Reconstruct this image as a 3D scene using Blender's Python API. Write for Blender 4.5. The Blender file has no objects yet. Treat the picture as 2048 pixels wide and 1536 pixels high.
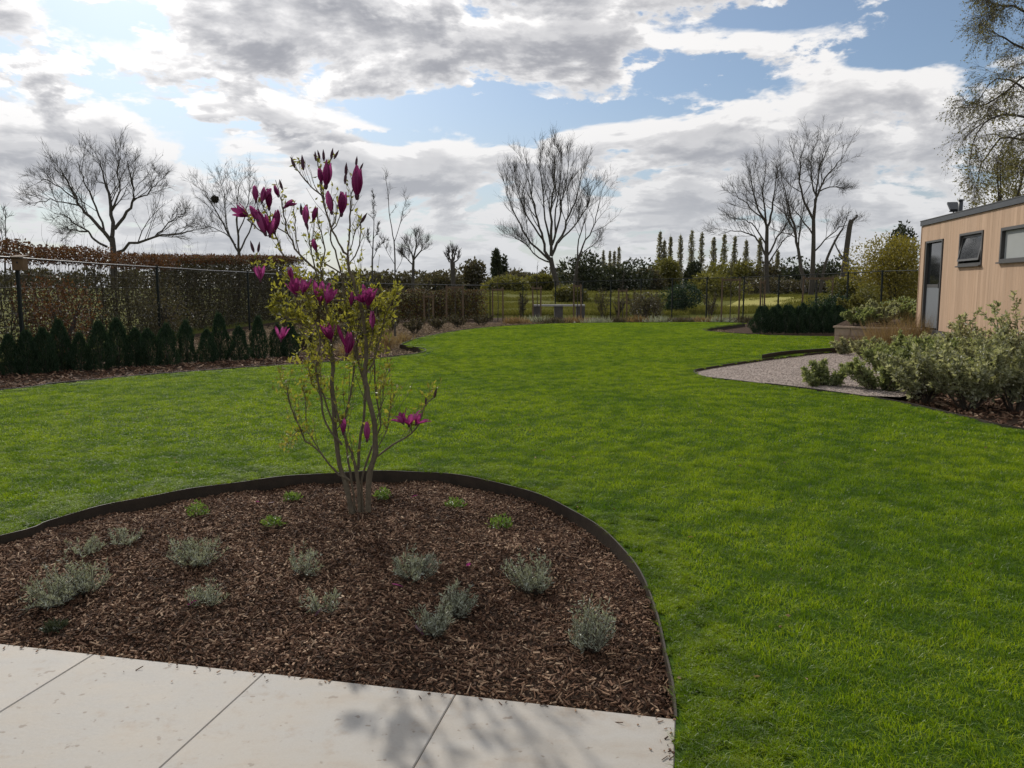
import bpy, math, random
import numpy as np
from mathutils import Vector, Matrix
from mathutils.geometry import tessellate_polygon

scene = bpy.context.scene
COL = scene.collection
R = math.radians

# ------------------------------------------------------------------ camera
EYE = 1.6
FPX = 1600.0                      # focal length in pixels of a 2048 px wide picture
PITCH = math.atan(193.0 / FPX)    # looking slightly down
cam_d = bpy.data.cameras.new('camera')
cam = bpy.data.objects.new('camera', cam_d)
COL.objects.link(cam)
cam.location = (0, 0, EYE)
cam.rotation_euler = (R(90) - PITCH, 0, 0)
cam_d.sensor_width = 36.0
cam_d.lens = 36.0 * FPX / 2048.0
cam_d.clip_start = 0.05
cam_d.clip_end = 4000
scene.camera = cam

# ------------------------------------------------------------------ sun, exposure
SUN_AZ = R(-24.5)     # left of the view direction (+Y)
SUN_EL = R(34.0)
SUN_DIR = Vector((math.sin(SUN_AZ) * math.cos(SUN_EL), math.cos(SUN_AZ) * math.cos(SUN_EL), math.sin(SUN_EL)))
sun_d = bpy.data.lights.new('sun', 'SUN')
sun_d.energy = 3.0
sun_d.angle = R(0.7)
sun_d.color = (1.0, 0.95, 0.86)
sun = bpy.data.objects.new('sun', sun_d)
COL.objects.link(sun)
sun.rotation_euler = SUN_DIR.to_track_quat('Z', 'Y').to_euler()
sun.location = (-8, 25, 20)

vs = scene.view_settings
scene.display_settings.display_device = 'sRGB'
vs.view_transform = 'Standard'
vs.look = 'None'
vs.gamma = 1.0
vs.exposure = 0.0
vs.use_curve_mapping = False
scene.render.engine = 'CYCLES'
cy = scene.cycles
cy.max_bounces = 4
cy.diffuse_bounces = 2
cy.glossy_bounces = 2
cy.transmission_bounces = 4
cy.transparent_max_bounces = 6
cy.caustics_reflective = False
cy.caustics_refractive = False
cy.use_denoising = True
try:
    cy.denoiser = 'OPENIMAGEDENOISE'
except Exception:
    pass


def ray(px, py):
    a = (px - 1024.0) / FPX
    b = (768.0 - py) / FPX
    cp, sp = math.cos(PITCH), math.sin(PITCH)
    return Vector((a, cp + b * sp, -sp + b * cp))


def gp(px, py, z=0.0):
    """point of the level z seen in that direction"""
    d = ray(px, py)
    t = (z - EYE) / d.z
    return Vector((d.x * t, d.y * t, z))


def at(px, py, y):
    """point at distance y in that direction"""
    d = ray(px, py)
    t = y / d.y
    return Vector((d.x * t, y, EYE + d.z * t))


# ------------------------------------------------------------------ world: blue sky with broken cloud
world = bpy.data.worlds.new('World')
scene.world = world
world.use_nodes = True
wt = world.node_tree
wt.nodes.clear()


class NT:
    """tiny helper to write node trees"""
    def __init__(self, tree):
        self.t = tree

    def n(self, typ, **kw):
        nd = self.t.nodes.new(typ)
        for k, v in kw.items():
            setattr(nd, k, v)
        return nd

    def lk(self, a, b):
        self.t.links.new(a, b)

    def put(self, sock, v):
        if hasattr(v, 'is_linked') or hasattr(v, 'links'):
            self.lk(v, sock)
        else:
            sock.default_value = v

    def m(self, op, a, b=None, c=None, clamp=False):
        nd = self.n('ShaderNodeMath', operation=op)
        nd.use_clamp = clamp
        self.put(nd.inputs[0], a)
        if b is not None:
            self.put(nd.inputs[1], b)
        if c is not None:
            self.put(nd.inputs[2], c)
        return nd.outputs[0]

    def v(self, op, a, b=None, c=None):
        nd = self.n('ShaderNodeVectorMath', operation=op)
        self.put(nd.inputs[0], a)
        if b is not None:
            self.put(nd.inputs[1], b)
        if c is not None:
            self.put(nd.inputs[2], c)
        return nd.outputs['Value'] if op in ('DOT_PRODUCT', 'LENGTH') else nd.outputs[0]

    def step(self, x, lo, hi, a=0.0, b=1.0):
        nd = self.n('ShaderNodeMapRange', interpolation_type='SMOOTHSTEP')
        self.put(nd.inputs['Value'], x)
        nd.inputs['From Min'].default_value = lo
        nd.inputs['From Max'].default_value = hi
        nd.inputs['To Min'].default_value = a
        nd.inputs['To Max'].default_value = b
        return nd.outputs[0]

    def mix(self, f, a, b, blend='MIX'):
        nd = self.n('ShaderNodeMix', data_type='RGBA', blend_type=blend)
        self.put(nd.inputs[0], f)
        self.put(nd.inputs[6], a)
        self.put(nd.inputs[7], b)
        return nd.outputs[2]

    def noise(self, vec, scale, detail=4.0, rough=0.5, dist=0.0):
        nd = self.n('ShaderNodeTexNoise')
        self.put(nd.inputs['Vector'], vec)
        nd.inputs['Scale'].default_value = scale
        nd.inputs['Detail'].default_value = detail
        nd.inputs['Roughness'].default_value = rough
        nd.inputs['Distortion'].default_value = dist
        return nd

    def ramp(self, f, stops):
        nd = self.n('ShaderNodeValToRGB')
        self.put(nd.inputs[0], f)
        e = nd.color_ramp.elements
        while len(e) < len(stops):
            e.new(0.5)
        for i, (p, c) in enumerate(stops):
            e[i].position = p
            e[i].color = (c[0], c[1], c[2], 1)
        return nd.outputs[0]


def azel(px, py):
    d = ray(px, py).normalized()
    return math.degrees(math.atan2(d.x, d.y)), math.degrees(math.asin(d.z))


# cloud banks and openings of that afternoon: (direction, half widths in degrees, more or less cloud)
BANKS = [
    (1840, 62, 200, 44, -.30), (1540, 28, 110, 22, -.20), (1440, 165, 110, 22, -.20), (1180, 236, 190, 20, -.18),
    (960, 215, 70, 36, -.20), (560, 275, 300, 20, -.20), (250, 55, 110, 24, -.20), (150, 20, 80, 26, -.12),
    (60, 185, 90, 24, -.24), (360, 180, 70, 30, -.22), (760, 225, 80, 26, -.18), (1010, 255, 60, 22, -.16),
    (1290, 60, 60, 20, -.12), (1000, 480, 240, 30, -.06),
    (520, 66, 190, 62, .32), (1120, 88, 220, 55, .34), (20, 50, 110, 70, .28), (1000, -20, 400, 35, .26),
    (60, 285, 170, 50, .28), (850, 340, 80, 48, .42), (670, 298, 60, 32, .38), (1640, 210, 280, 60, .18),
    (1600, 75, 150, 24, .16), (1700, 340, 300, 90, .10), (1260, 300, 200, 45, .20), (1440, 290, 90, 40, .12), (300, 400, 330, 90, .10), (1050, 420, 330, 70, .06),
    (200, 130, 260, 40, .06), (700, 130, 220, 40, .08), (1024, 430, 2400, 130, .075), (450, 215, 150, 18, .24), (150, 235, 120, 15, .18), (640, 248, 110, 14, .22), (1080, 205, 90, 14, .16), (1240, 395, 60, 22, -.12), (1300, 430, 90, 22, .14),
]

g = bpy.data.node_groups.new('cloud_cover', 'ShaderNodeTree')
g.interface.new_socket('Dir', in_out='INPUT', socket_type='NodeSocketVector')
g.interface.new_socket('Cover', in_out='OUTPUT', socket_type='NodeSocketFloat')
G = NT(g)
gi = G.n('NodeGroupInput')
go = G.n('NodeGroupOutput')
d0 = G.v('NORMALIZE', gi.outputs[0])
sx = G.n('ShaderNodeSeparateXYZ')
G.lk(d0, sx.inputs[0])
az = G.m('MULTIPLY', G.m('ARCTAN2', sx.outputs[0], sx.outputs[1]), 57.2958)
el = G.m('MULTIPLY', G.m('ARCSINE', sx.outputs[2]), 57.2958)
# cloud deck seen in perspective: flattened towards the horizon
den = G.m('ADD', G.m('ABSOLUTE', sx.outputs[2]), 0.16)
cx = G.n('ShaderNodeCombineXYZ')
G.lk(G.m('DIVIDE', sx.outputs[0], den), cx.inputs[0])
G.lk(G.m('DIVIDE', sx.outputs[1], den), cx.inputs[1])
G.lk(G.m('MULTIPLY', sx.outputs[2], 3.0), cx.inputs[2])
P = cx.outputs[0]
w1 = G.noise(P, 1.6, 1, 0.5)
wv = G.v('MULTIPLY', G.v('SUBTRACT', w1.outputs['Color'], (0.5, 0.5, 0.5)), (0.55, 0.55, 0.55))
P2 = G.v('ADD', P, wv)
a = G.noise(P2, 2.0, 5, 0.58)
st = G.v('MULTIPLY', d0, (1.0, 1.0, 2.3))
st2 = G.v('ADD', st, G.v('MULTIPLY', wv, (0.12, 0.12, 0.12)))
b = G.noise(st2, 10.0, 7, 0.60)
cov = G.m('ADD', G.m('MULTIPLY_ADD', a.outputs[0], 0.95, -0.45), G.m('MULTIPLY_ADD', b.outputs[0], 1.25, -0.04 - 0.10))
ae = G.n('ShaderNodeCombineXYZ')
G.lk(G.m('ADD', az, G.m('MULTIPLY', G.m('SUBTRACT', a.outputs[0], 0.5), 9.0)), ae.inputs[0])
G.lk(G.m('ADD', el, G.m('MULTIPLY', G.m('SUBTRACT', b.outputs[0], 0.5), 4.5)), ae.inputs[1])
acc = cov
for (px, py, rx, ry, w) in BANKS:
    a0, e0 = azel(px, py)
    ia, ie = 1.0 / (rx * 0.0358), 1.0 / (ry * 0.0358)
    q = G.v('MULTIPLY_ADD', ae.outputs[0], (ia, ie, 0.0), (-a0 * ia, -e0 * ie, 0.0))
    dd = G.v('DOT_PRODUCT', q, q)
    acc = G.m('MULTIPLY_ADD', G.m('POWER', 0.3679, dd), w, acc)
G.lk(acc, go.inputs[0])

W = NT(wt)
tc = W.n('ShaderNodeTexCoord')
D = tc.outputs['Generated']


def cover(vec):
    nd = W.n('ShaderNodeGroup')
    nd.node_tree = g
    W.lk(vec, nd.inputs[0])
    return nd.outputs[0]


c0 = cover(D)
c1 = cover(W.v('ADD', D, (-0.004, 0.0, 0.016)))      # a little nearer to the sun
sky = W.n('ShaderNodeTexSky', sky_type='NISHITA')
sky.sun_disc = False
sky.sun_elevation = SUN_EL
sky.sun_rotation = SUN_AZ
sky.air_density = 1.0
sky.dust_density = 1.2
sky.ozone_density = 1.6
alpha = W.step(c0, 0.44, 0.56)
core = W.step(c0, 0.50, 0.86)
rim = W.step(W.m('SUBTRACT', c0, c1), -0.12, 0.20)
fine = W.noise(W.v('MULTIPLY', D, (1, 1, 2.0)), 22.0, 3, 0.6)
tx = W.m('MULTIPLY', W.m('SUBTRACT', fine.outputs[0], 0.5), 0.55)
shade = W.m('SUBTRACT', W.m('MULTIPLY_ADD', core, 1.15, 0.22), W.m('MULTIPLY', rim, 0.95))
shade = W.m('MAXIMUM', W.m('ADD', shade, tx), 0.0)
shade = W.m('SUBTRACT', 1.0, W.m('POWER', 0.3679, W.m('MULTIPLY', shade, 1.35)))
cosun = W.v('DOT_PRODUCT', D, tuple(SUN_DIR))
glow = W.m('POWER', W.m('MAXIMUM', cosun, 0.0), 9.0)
bright = W.m('MULTIPLY_ADD', glow, 3.5, 9.6)
white = W.n('ShaderNodeCombineXYZ')
W.lk(bright, white.inputs[0])
W.lk(W.m('MULTIPLY', bright, 0.985), white.inputs[1])
W.lk(W.m('MULTIPLY', bright, 0.98), white.inputs[2])
cloudcol = W.mix(shade, white.outputs[0], (2.75, 2.9, 3.4, 1))
clear = W.v('ADD', W.mix(1.0, sky.outputs[0], (0.58, 0.70, 0.86, 1), 'MULTIPLY'), (0.75, 0.75, 0.35))
skycol = W.mix(alpha, clear, cloudcol)
sz = W.n('ShaderNodeSeparateXYZ')
W.lk(D, sz.inputs[0])
low = W.step(sz.outputs[2], 0.0, 0.24, 0.66, 0.0)
skycol = W.mix(low, skycol, (6.0, 6.25, 6.6, 1))
world.cycles.sampling_method = 'MANUAL'
world.cycles.sample_map_resolution = 256
bg = W.n('ShaderNodeBackground')
W.lk(skycol, bg.inputs['Color'])
bg.inputs['Strength'].default_value = 0.095
wo = W.n('ShaderNodeOutputWorld')
W.lk(bg.outputs[0], wo.inputs[0])

# ------------------------------------------------------------------ mesh helpers
RNG = np.random.default_rng(7)


def mesh_np(name, verts, faces, smooth=False):
    """verts (n,3); faces (m,k) all the same size k"""
    verts = np.asarray(verts, dtype=np.float32)
    faces = np.asarray(faces, dtype=np.int32)
    k = faces.shape[1]
    me = bpy.data.meshes.new(name)
    me.vertices.add(len(verts))
    me.vertices.foreach_set('co', verts.ravel())
    me.loops.add(faces.size)
    me.loops.foreach_set('vertex_index', faces.ravel())
    me.polygons.add(len(faces))
    me.polygons.foreach_set('loop_start', np.arange(0, faces.size, k, dtype=np.int32))
    me.polygons.foreach_set('loop_total', np.full(len(faces), k, dtype=np.int32))
    me.polygons.foreach_set('use_smooth', np.full(len(faces), smooth, dtype=bool))
    me.update(calc_edges=True)
    me.validate()
    return me


def mesh_py(name, verts, faces, smooth=False):
    me = bpy.data.meshes.new(name)
    me.from_pydata([tuple(v) for v in verts], [], [tuple(f) for f in faces])
    if smooth:
        for p in me.polygons:
            p.use_smooth = True
    me.update()
    return me


class Acc:
    """gathers quads"""
    def __init__(self):
        self.v, self.f, self.n = [], [], 0

    def add(self, v, f):
        v = np.asarray(v, dtype=np.float32)
        self.v.append(v)
        self.f.append(np.asarray(f, dtype=np.int32) + self.n)
        self.n += len(v)

    def box(self, lo, hi):
        x0, y0, z0 = lo
        x1, y1, z1 = hi
        self.add([(x0, y0, z0), (x1, y0, z0), (x1, y1, z0), (x0, y1, z0), (x0, y0, z1), (x1, y0, z1), (x1, y1, z1), (x0, y1, z1)],
                 [(0, 3, 2, 1), (4, 5, 6, 7), (0, 1, 5, 4), (1, 2, 6, 5), (2, 3, 7, 6), (3, 0, 4, 7)])

    def tube(self, pts, rad, sides=5):
        pts = np.asarray(pts, dtype=np.float64)
        n = len(pts)
        rad = np.asarray(rad, dtype=np.float64)
        tan = np.gradient(pts, axis=0)
        tan /= np.linalg.norm(tan, axis=1)[:, None] + 1e-9
        ref = np.array([0.0, 0.0, 1.0]) if abs(tan[0][2]) < 0.8 else np.array([1.0, 0.0, 0.0])
        u = np.cross(tan, ref)
        u /= np.linalg.norm(u, axis=1)[:, None] + 1e-9
        w = np.cross(tan, u)
        ang = np.linspace(0, 2 * np.pi, sides, endpoint=False)
        ring = (np.cos(ang)[None, :, None] * u[:, None, :] + np.sin(ang)[None, :, None] * w[:, None, :]) * rad[:, None, None]
        v = (pts[:, None, :] + ring).reshape(-1, 3)
        i = np.arange(n - 1)[:, None] * sides
        j = np.arange(sides)[None, :]
        jn = (j + 1) % sides
        f = np.stack([i + j, i + jn, i + sides + jn, i + sides + j], axis=-1).reshape(-1, 4)
        self.add(v, f)

    def mesh(self, name, smooth=False, off=None):
        v = np.concatenate(self.v)
        if off is not None:
            v = v - np.asarray(off, dtype=np.float32)
        return mesh_np(name, v, np.concatenate(self.f), smooth)


def leaf_quads(acc, pos, axis, length, width, fold=0.25, rng=RNG):
    """one folded diamond leaf at every position, pointing along axis"""
    pos = np.asarray(pos, dtype=np.float64)
    n = len(pos)
    if n == 0:
        return
    axis = np.asarray(axis, dtype=np.float64)
    axis = axis / (np.linalg.norm(axis, axis=1)[:, None] + 1e-9)
    rv = rng.normal(size=(n, 3))
    side = np.cross(axis, rv)
    side /= np.linalg.norm(side, axis=1)[:, None] + 1e-9
    nor = np.cross(axis, side)
    L = np.broadcast_to(np.asarray(length, dtype=np.float64), (n,))[:, None]
    Wd = np.broadcast_to(np.asarray(width, dtype=np.float64), (n,))[:, None]
    mid = pos + axis * L * 0.45
    v = np.stack([pos, mid + side * Wd * 0.5 + nor * Wd * fold, pos + axis * L, mid - side * Wd * 0.5 + nor * Wd * fold], axis=1).reshape(-1, 3)
    f = np.arange(n * 4).reshape(n, 4)
    acc.add(v, f)


def rand_dirs(n, rng=RNG, up=0.0):
    d = rng.normal(size=(n, 3))
    d /= np.linalg.norm(d, axis=1)[:, None]
    d[:, 2] += up
    return d / (np.linalg.norm(d, axis=1)[:, None] + 1e-9)


def obj(name, me, mat=None, parent=None, kind=None, label=None):
    o = bpy.data.objects.new(name, me)
    COL.objects.link(o)
    if mat is not None and me is not None and len(me.materials) == 0:
        me.materials.append(mat)
    if parent is not None:
        o.parent = parent
    if kind:
        o['kind'] = kind
    if label:
        o['label'] = label
    return o


def tag(o, label, cat, group=None):
    o['label'] = label
    o['category'] = cat
    if group:
        o['group'] = group
    return o


def thing(name, label, cat, loc=(0, 0, 0), rz=0.0, group=None):
    o = bpy.data.objects.new(name, None)
    COL.objects.link(o)
    o.empty_display_size = 0.2
    o.location = loc
    o.rotation_euler = (0, 0, rz)
    return tag(o, label, cat, group)


ORD = ['first', 'second', 'third', 'fourth', 'fifth', 'sixth', 'seventh', 'eighth', 'ninth', 'tenth', 'eleventh', 'twelfth',
       'thirteenth', 'fourteenth', 'fifteenth', 'sixteenth', 'seventeenth', 'eighteenth', 'nineteenth', 'twentieth',
       'twenty-first', 'twenty-second', 'twenty-third', 'twenty-fourth', 'twenty-fifth', 'twenty-sixth', 'twenty-seventh',
       'twenty-eighth', 'twenty-ninth', 'thirtieth', 'thirty-first', 'thirty-second', 'thirty-third', 'thirty-fourth']

# ------------------------------------------------------------------ materials
MATS = {}


def newmat(name):
    m = bpy.data.materials.new(name)
    m.use_nodes = True
    m.node_tree.nodes.clear()
    T = NT(m.node_tree)
    out = T.n('ShaderNodeOutputMaterial')
    MATS[name] = m
    return m, T, out


def solid(name, c1, c2=None, scale=6.0, rough=0.7, bump=0.0, bscale=40.0, metal=0.0, spec=0.4, coord='Object', stretch=None, detail=5, stops=None, vary=0.0):
    """two-tone noise material with relief"""
    m, T, out = newmat(name)
    p = T.n('ShaderNodeBsdfPrincipled')
    tcn = T.n('ShaderNodeTexCoord')
    vec = tcn.outputs[coord]
    if stretch:
        vec = T.v('MULTIPLY', vec, stretch)
    if c2 is None:
        c2 = tuple(x * 0.75 for x in c1)
    nz = T.noise(vec, scale, detail, 0.6)
    col = T.ramp(nz.outputs[0], stops or [(0.3, c1), (0.7, c2)])
    if vary:
        rv = T.n('ShaderNodeObjectInfo').outputs['Random']
        hs = T.n('ShaderNodeHueSaturation')
        T.lk(T.m('MULTIPLY_ADD', rv, vary, 1 - vary * .5), hs.inputs['Value'])
        T.lk(col, hs.inputs['Color'])
        col = hs.outputs[0]
    T.lk(col, p.inputs['Base Color'])
    p.inputs['Roughness'].default_value = rough
    p.inputs['Metallic'].default_value = metal
    p.inputs['Specular IOR Level'].default_value = spec
    if bump:
        bn = T.noise(vec, bscale, 6, 0.6)
        b = T.n('ShaderNodeBump')
        b.inputs['Strength'].default_value = bump
        b.inputs['Distance'].default_value = 0.02
        T.lk(bn.outputs[0], b.inputs['Height'])
        T.lk(b.outputs[0], p.inputs['Normal'])
    T.lk(p.outputs[0], out.inputs[0])
    return m


def foliage(name, cols, trans=0.35, gloss=0.06, rough=0.55, tcol=None, per='island', patch=None, patch2=None, straw=None):
    """leaf material: colour differs from leaf to leaf, light passes through"""
    m, T, out = newmat(name)
    if per == 'island':
        rnd = T.n('ShaderNodeNewGeometry').outputs['Random Per Island']
    else:
        rnd = T.n('ShaderNodeObjectInfo').outputs['Random']
    n = len(cols)
    col = T.ramp(rnd, [(i / max(1, n - 1), c) for i, c in enumerate(cols)])
    if patch:
        geo = T.n('ShaderNodeNewGeometry')
        nz = T.noise(geo.outputs['Position'], patch[0], 4, 0.55)
        col = T.mix(T.step(nz.outputs[0], 0.40, 0.66), col, patch[1], 'MULTIPLY')
    if patch2:
        nz = T.noise(T.n('ShaderNodeNewGeometry').outputs['Position'], patch2[0], 3, 0.6)
        col = T.mix(T.step(nz.outputs[0], 0.42, 0.62), col, patch2[1], 'MULTIPLY')
    if straw:
        nz = T.noise(T.v('MULTIPLY', T.n('ShaderNodeNewGeometry').outputs['Position'], (1.0, 1.7, 1.0)), straw[0], 6, 0.7)
        col = T.mix(T.step(nz.outputs[0], 0.58, 0.74, 0.0, 0.7), col, straw[1], 'MULTIPLY')
    dif = T.n('ShaderNodeBsdfDiffuse')
    T.lk(col, dif.inputs[0])
    tr = T.n('ShaderNodeBsdfTranslucent')
    tcl = T.mix(1.0, col, tcol or (1.25, 1.25, 0.7, 1), 'MULTIPLY')
    T.lk(tcl, tr.inputs[0])
    mx = T.n('ShaderNodeMixShader')
    mx.inputs[0].default_value = trans
    T.lk(dif.outputs[0], mx.inputs[1])
    T.lk(tr.outputs[0], mx.inputs[2])
    gl = T.n('ShaderNodeBsdfGlossy')
    gl.inputs['Roughness'].default_value = rough
    gl.inputs[0].default_value = (1, 1, 1, 1)
    fr = T.n('ShaderNodeFresnel')
    fr.inputs[0].default_value = 1.4
    mg = T.n('ShaderNodeMixShader')
    T.lk(T.m('MULTIPLY', fr.outputs[0], gloss * 6), mg.inputs[0])
    T.lk(mx.outputs[0], mg.inputs[1])
    T.lk(gl.outputs[0], mg.inputs[2])
    T.lk(mg.outputs[0], out.inputs[0])
    return m


def rgb(r, gg, bb):
    return (r, gg, bb)


M_GRASS = foliage('grass_blades', [(.150, .235, .008), (.200, .300, .009), (.255, .355, .011), (.34, .39, .035)], trans=0.52, gloss=0.009, rough=0.5, tcol=(1.35, 1.30, 0.6, 1),
                  patch=(0.5, (0.66, 0.76, 0.9, 1)), patch2=(3.4, (0.50, 0.60, 0.8, 1)), straw=(1.3, (1.6, 1.25, 3.0, 1)))
M_LAWN = solid('lawn_soil', (.035, .075, .010), (.055, .095, .014), 5, 0.9, 0.6, 60, coord='Object', spec=0.03)
M_FIELD = solid('rough_field_grass', (.095, .11, .022), (.15, .14, .04), 0.05, 0.95, 0.4, 2.0, detail=8, spec=0.03)
M_SUNFIELD = solid('sunlit_slope_grass', (.42, .37, .13), (.34, .33, .10), 0.15, 0.95, 0.3, 3.0, spec=0.03)  # sunlight on the far slope is put into this yellow
M_SOIL = solid('dark_soil', (.055, .036, .026), (.095, .066, .048), 9, 0.95, 0.9, 70, spec=0.03)
M_CHIP, T_, o_ = newmat('bark_chips')
oi = T_.n('ShaderNodeObjectInfo')
cc = T_.ramp(oi.outputs['Random'], [(0.0, (.036, .020, .013)), (0.30, (.095, .050, .031)), (0.66, (.20, .112, .068)), (0.88, (.34, .215, .135)), (1.0, (.54, .39, .26))])
gp_ = T_.n('ShaderNodeNewGeometry').outputs['Position']
cc = T_.mix(T_.step(T_.noise(gp_, 1.7, 5, 0.6).outputs[0], 0.42, 0.62), cc, (0.62, 0.58, 0.56, 1), 'MULTIPLY')
cc = T_.mix(T_.step(T_.noise(T_.v('ADD', gp_, (7, 3, 1)), 2.4, 5, 0.6).outputs[0], 0.50, 0.68, 0.0, 0.8), cc, (1.35, 1.4, 1.45, 1), 'MULTIPLY')
pp = T_.n('ShaderNodeBsdfPrincipled')
T_.lk(cc, pp.inputs['Base Color'])
pp.inputs['Roughness'].default_value = 0.75
pp.inputs['Specular IOR Level'].default_value = 0.12
T_.lk(pp.outputs[0], o_.inputs[0])
M_SLAB, T_, o_ = newmat('pale_stone_slab')
pos_ = T_.n('ShaderNodeNewGeometry').outputs['Position']
rnd_ = T_.n('ShaderNodeObjectInfo').outputs['Random']
sh_ = T_.v('ADD', pos_, T_.v('MULTIPLY', (1, 1, 1), T_.m('MULTIPLY', rnd_, 30.0)))
n1_ = T_.noise(T_.v('MULTIPLY', sh_, (1.6, 3.2, 1.0)), 1.5, 7, 0.62)
base_ = T_.ramp(n1_.outputs[0], [(0.28, (.36, .29, .225)), (0.42, (.435, .39, .335)), (0.58, (.465, .435, .395)), (0.78, (.475, .455, .425))])
n2_ = T_.noise(sh_, 9.0, 6, 0.7)
base_ = T_.mix(T_.step(n2_.outputs[0], 0.54, 0.72, 0.0, 0.6), base_, (.37, .29, .22, 1))
n3_ = T_.noise(sh_, 120.0, 3, 0.6)
base_ = T_.mix(T_.step(n3_.outputs[0], 0.30, 0.70, 0.0, 0.16), base_, (.30, .28, .25, 1))
n4_ = T_.noise(sh_, 24.0, 2, 0.5)
base_ = T_.mix(T_.step(n4_.outputs[0], 0.66, 0.73, 0.0, 0.6), base_, (.20, .15, .11, 1))
hs_ = T_.n('ShaderNodeHueSaturation')
T_.lk(T_.m('MULTIPLY_ADD', rnd_, 0.10, 0.83), hs_.inputs['Value'])
T_.lk(base_, hs_.inputs['Color'])
p_ = T_.n('ShaderNodeBsdfPrincipled')
T_.lk(hs_.outputs[0], p_.inputs['Base Color'])
T_.lk(T_.m('MULTIPLY_ADD', n1_.outputs[0], 0.35, 0.50), p_.inputs['Roughness'])
p_.inputs['Specular IOR Level'].default_value = 0.3
bp_ = T_.n('ShaderNodeBump')
bp_.inputs['Strength'].default_value = 0.25
bp_.inputs['Distance'].default_value = 0.003
T_.lk(T_.noise(sh_, 60.0, 5, 0.6).outputs[0], bp_.inputs['Height'])
T_.lk(bp_.outputs[0], p_.inputs['Normal'])
T_.lk(p_.outputs[0], o_.inputs[0])
M_GRIT = solid('joint_grit', (.30, .26, .21), (.20, .17, .13), 40, 0.95, 0.5, 200)
M_GRAVEL = solid('buff_gravel', (.46, .385, .34), (.37, .30, .26), 3.5, 0.95, 1.0, 120, detail=10, spec=0.1)
M_STRAW = solid('pale_straw', (.36, .27, .17), (.24, .17, .11), 4, 0.9, spec=0.05, vary=0.8)
M_PEBBLE = solid('buff_pebble', (.50, .42, .37), (.38, .31, .27), 20, 0.9, spec=0.1, vary=0.9)
M_STEEL = solid('weathered_steel', (.030, .022, .015), (.05, .036, .024), 12, 0.6, 0.2, 80, metal=0.0, spec=0.3)
M_BARK = solid('grey_bark', (.085, .070, .055), (.045, .038, .032), 14, 0.9, 0.6, 50)
M_DARKBARK = solid('dark_bark', (.060, .052, .046), (.085, .073, .062), 6, 0.95, 0.4, 30)
M_TWIG = solid('brown_twigs', (.065, .052, .040), (.095, .075, .055), 3, 0.95)
M_MAGBARK = solid('magnolia_bark', (.18, .145, .095), (.10, .08, .055), 30, 0.85, 0.5, 120)
M_FENCE = solid('dark_green_fence_steel', (.014, .018, .016), (.02, .025, .021), 3, 0.6, 0.0, spec=0.2)
M_RAIL = solid('grey_rail_steel', (.16, .155, .15), (.10, .095, .09), 1.5, 0.35, 0.0, metal=0.6)
M_STAKE = solid('brown_wood_stake', (.17, .115, .07), (.11, .075, .045), 8, 0.85, 0.3, 60, stretch=(1, 1, .15))
M_WOOD = solid('larch_cladding', (.56, .385, .265), (.47, .315, .21), 4, 0.75, 0.0, 60, stretch=(3, 3, .25), spec=0.2, vary=0.16)
M_WOOD2 = solid('larch_cladding_darker', (.52, .35, .235), (.45, .30, .20), 4, 0.75, 0.0, 60, stretch=(3, 3, .25), spec=0.2, vary=0.16)
M_TRIM = solid('anthracite_trim', (.045, .048, .054), (.06, .063, .07), 2, 0.4, 0.0)
M_ALU = solid('grey_window_frame', (.085, .08, .078), (.07, .066, .064), 2, 0.45, 0.0)
M_DOOR = solid('grey_door_panel', (.19, .20, .215), (.17, .18, .195), 2, 0.5, 0.0)
M_BLIND = solid('pale_blind', (.36, .37, .36), (.32, .33, .32), 2, 0.8, 0.0)
M_DARKIN = solid('dark_interior', (.02, .02, .022), (.03, .03, .03), 2, 0.9, 0.0)
M_STONE = solid('buff_wall_stone', (.50, .37, .28), (.38, .27, .20), 3, 0.85, 0.4, 30, vary=.3)
M_CONC = solid('pale_concrete', (.42, .41, .39), (.33, .32, .30), 3, 0.8, 0.2, 40)
M_DARKSTONE = solid('grey_stone', (.12, .11, .10), (.075, .07, .065), 4, 0.85, 0.4, 30)
M_NEST = solid('twig_nest', (.03, .025, .02), (.05, .04, .03), 30, 0.95)
M_BOX = solid('nest_box_wood', (.20, .12, .06), (.13, .08, .04), 10, 0.8, 0.3, 60)

mg_, T_, o_ = newmat('window_glass')
pg = T_.n('ShaderNodeBsdfPrincipled')
pg.inputs['Base Color'].default_value = (.012, .014, .016, 1)
pg.inputs['Roughness'].default_value = 0.05
pg.inputs['Specular IOR Level'].default_value = 0.9
T_.lk(pg.outputs[0], o_.inputs[0])
M_GLASS = mg_

mp_, T_, o_ = newmat('magenta_petal')
oi = T_.n('ShaderNodeObjectInfo')
colp = T_.ramp(oi.outputs['Random'], [(0, (.14, .014, .066)), (.5, (.26, .032, .135)), (1, (.44, .10, .27))])
ozp = T_.n('ShaderNodeSeparateXYZ')
T_.lk(T_.n('ShaderNodeTexCoord').outputs['Object'], ozp.inputs[0])
vein = T_.noise(T_.v('MULTIPLY', T_.n('ShaderNodeTexCoord').outputs['Object'], (26, 6, 1.5)), 1.0, 3, 0.6)
colp = T_.mix(T_.m('MULTIPLY', T_.step(ozp.outputs[2], 0.25, 1.0), T_.step(vein.outputs[0], 0.3, 0.75, 0.05, 0.45)), colp, (.58, .20, .40, 1))
df = T_.n('ShaderNodeBsdfDiffuse')
T_.lk(colp, df.inputs[0])
tl = T_.n('ShaderNodeBsdfTranslucent')
T_.lk(T_.mix(1.0, colp, (1.3, 1.0, 1.3, 1), 'MULTIPLY'), tl.inputs[0])
mm = T_.n('ShaderNodeMixShader')
mm.inputs[0].default_value = 0.4
T_.lk(df.outputs[0], mm.inputs[1])
T_.lk(tl.outputs[0], mm.inputs[2])
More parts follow.
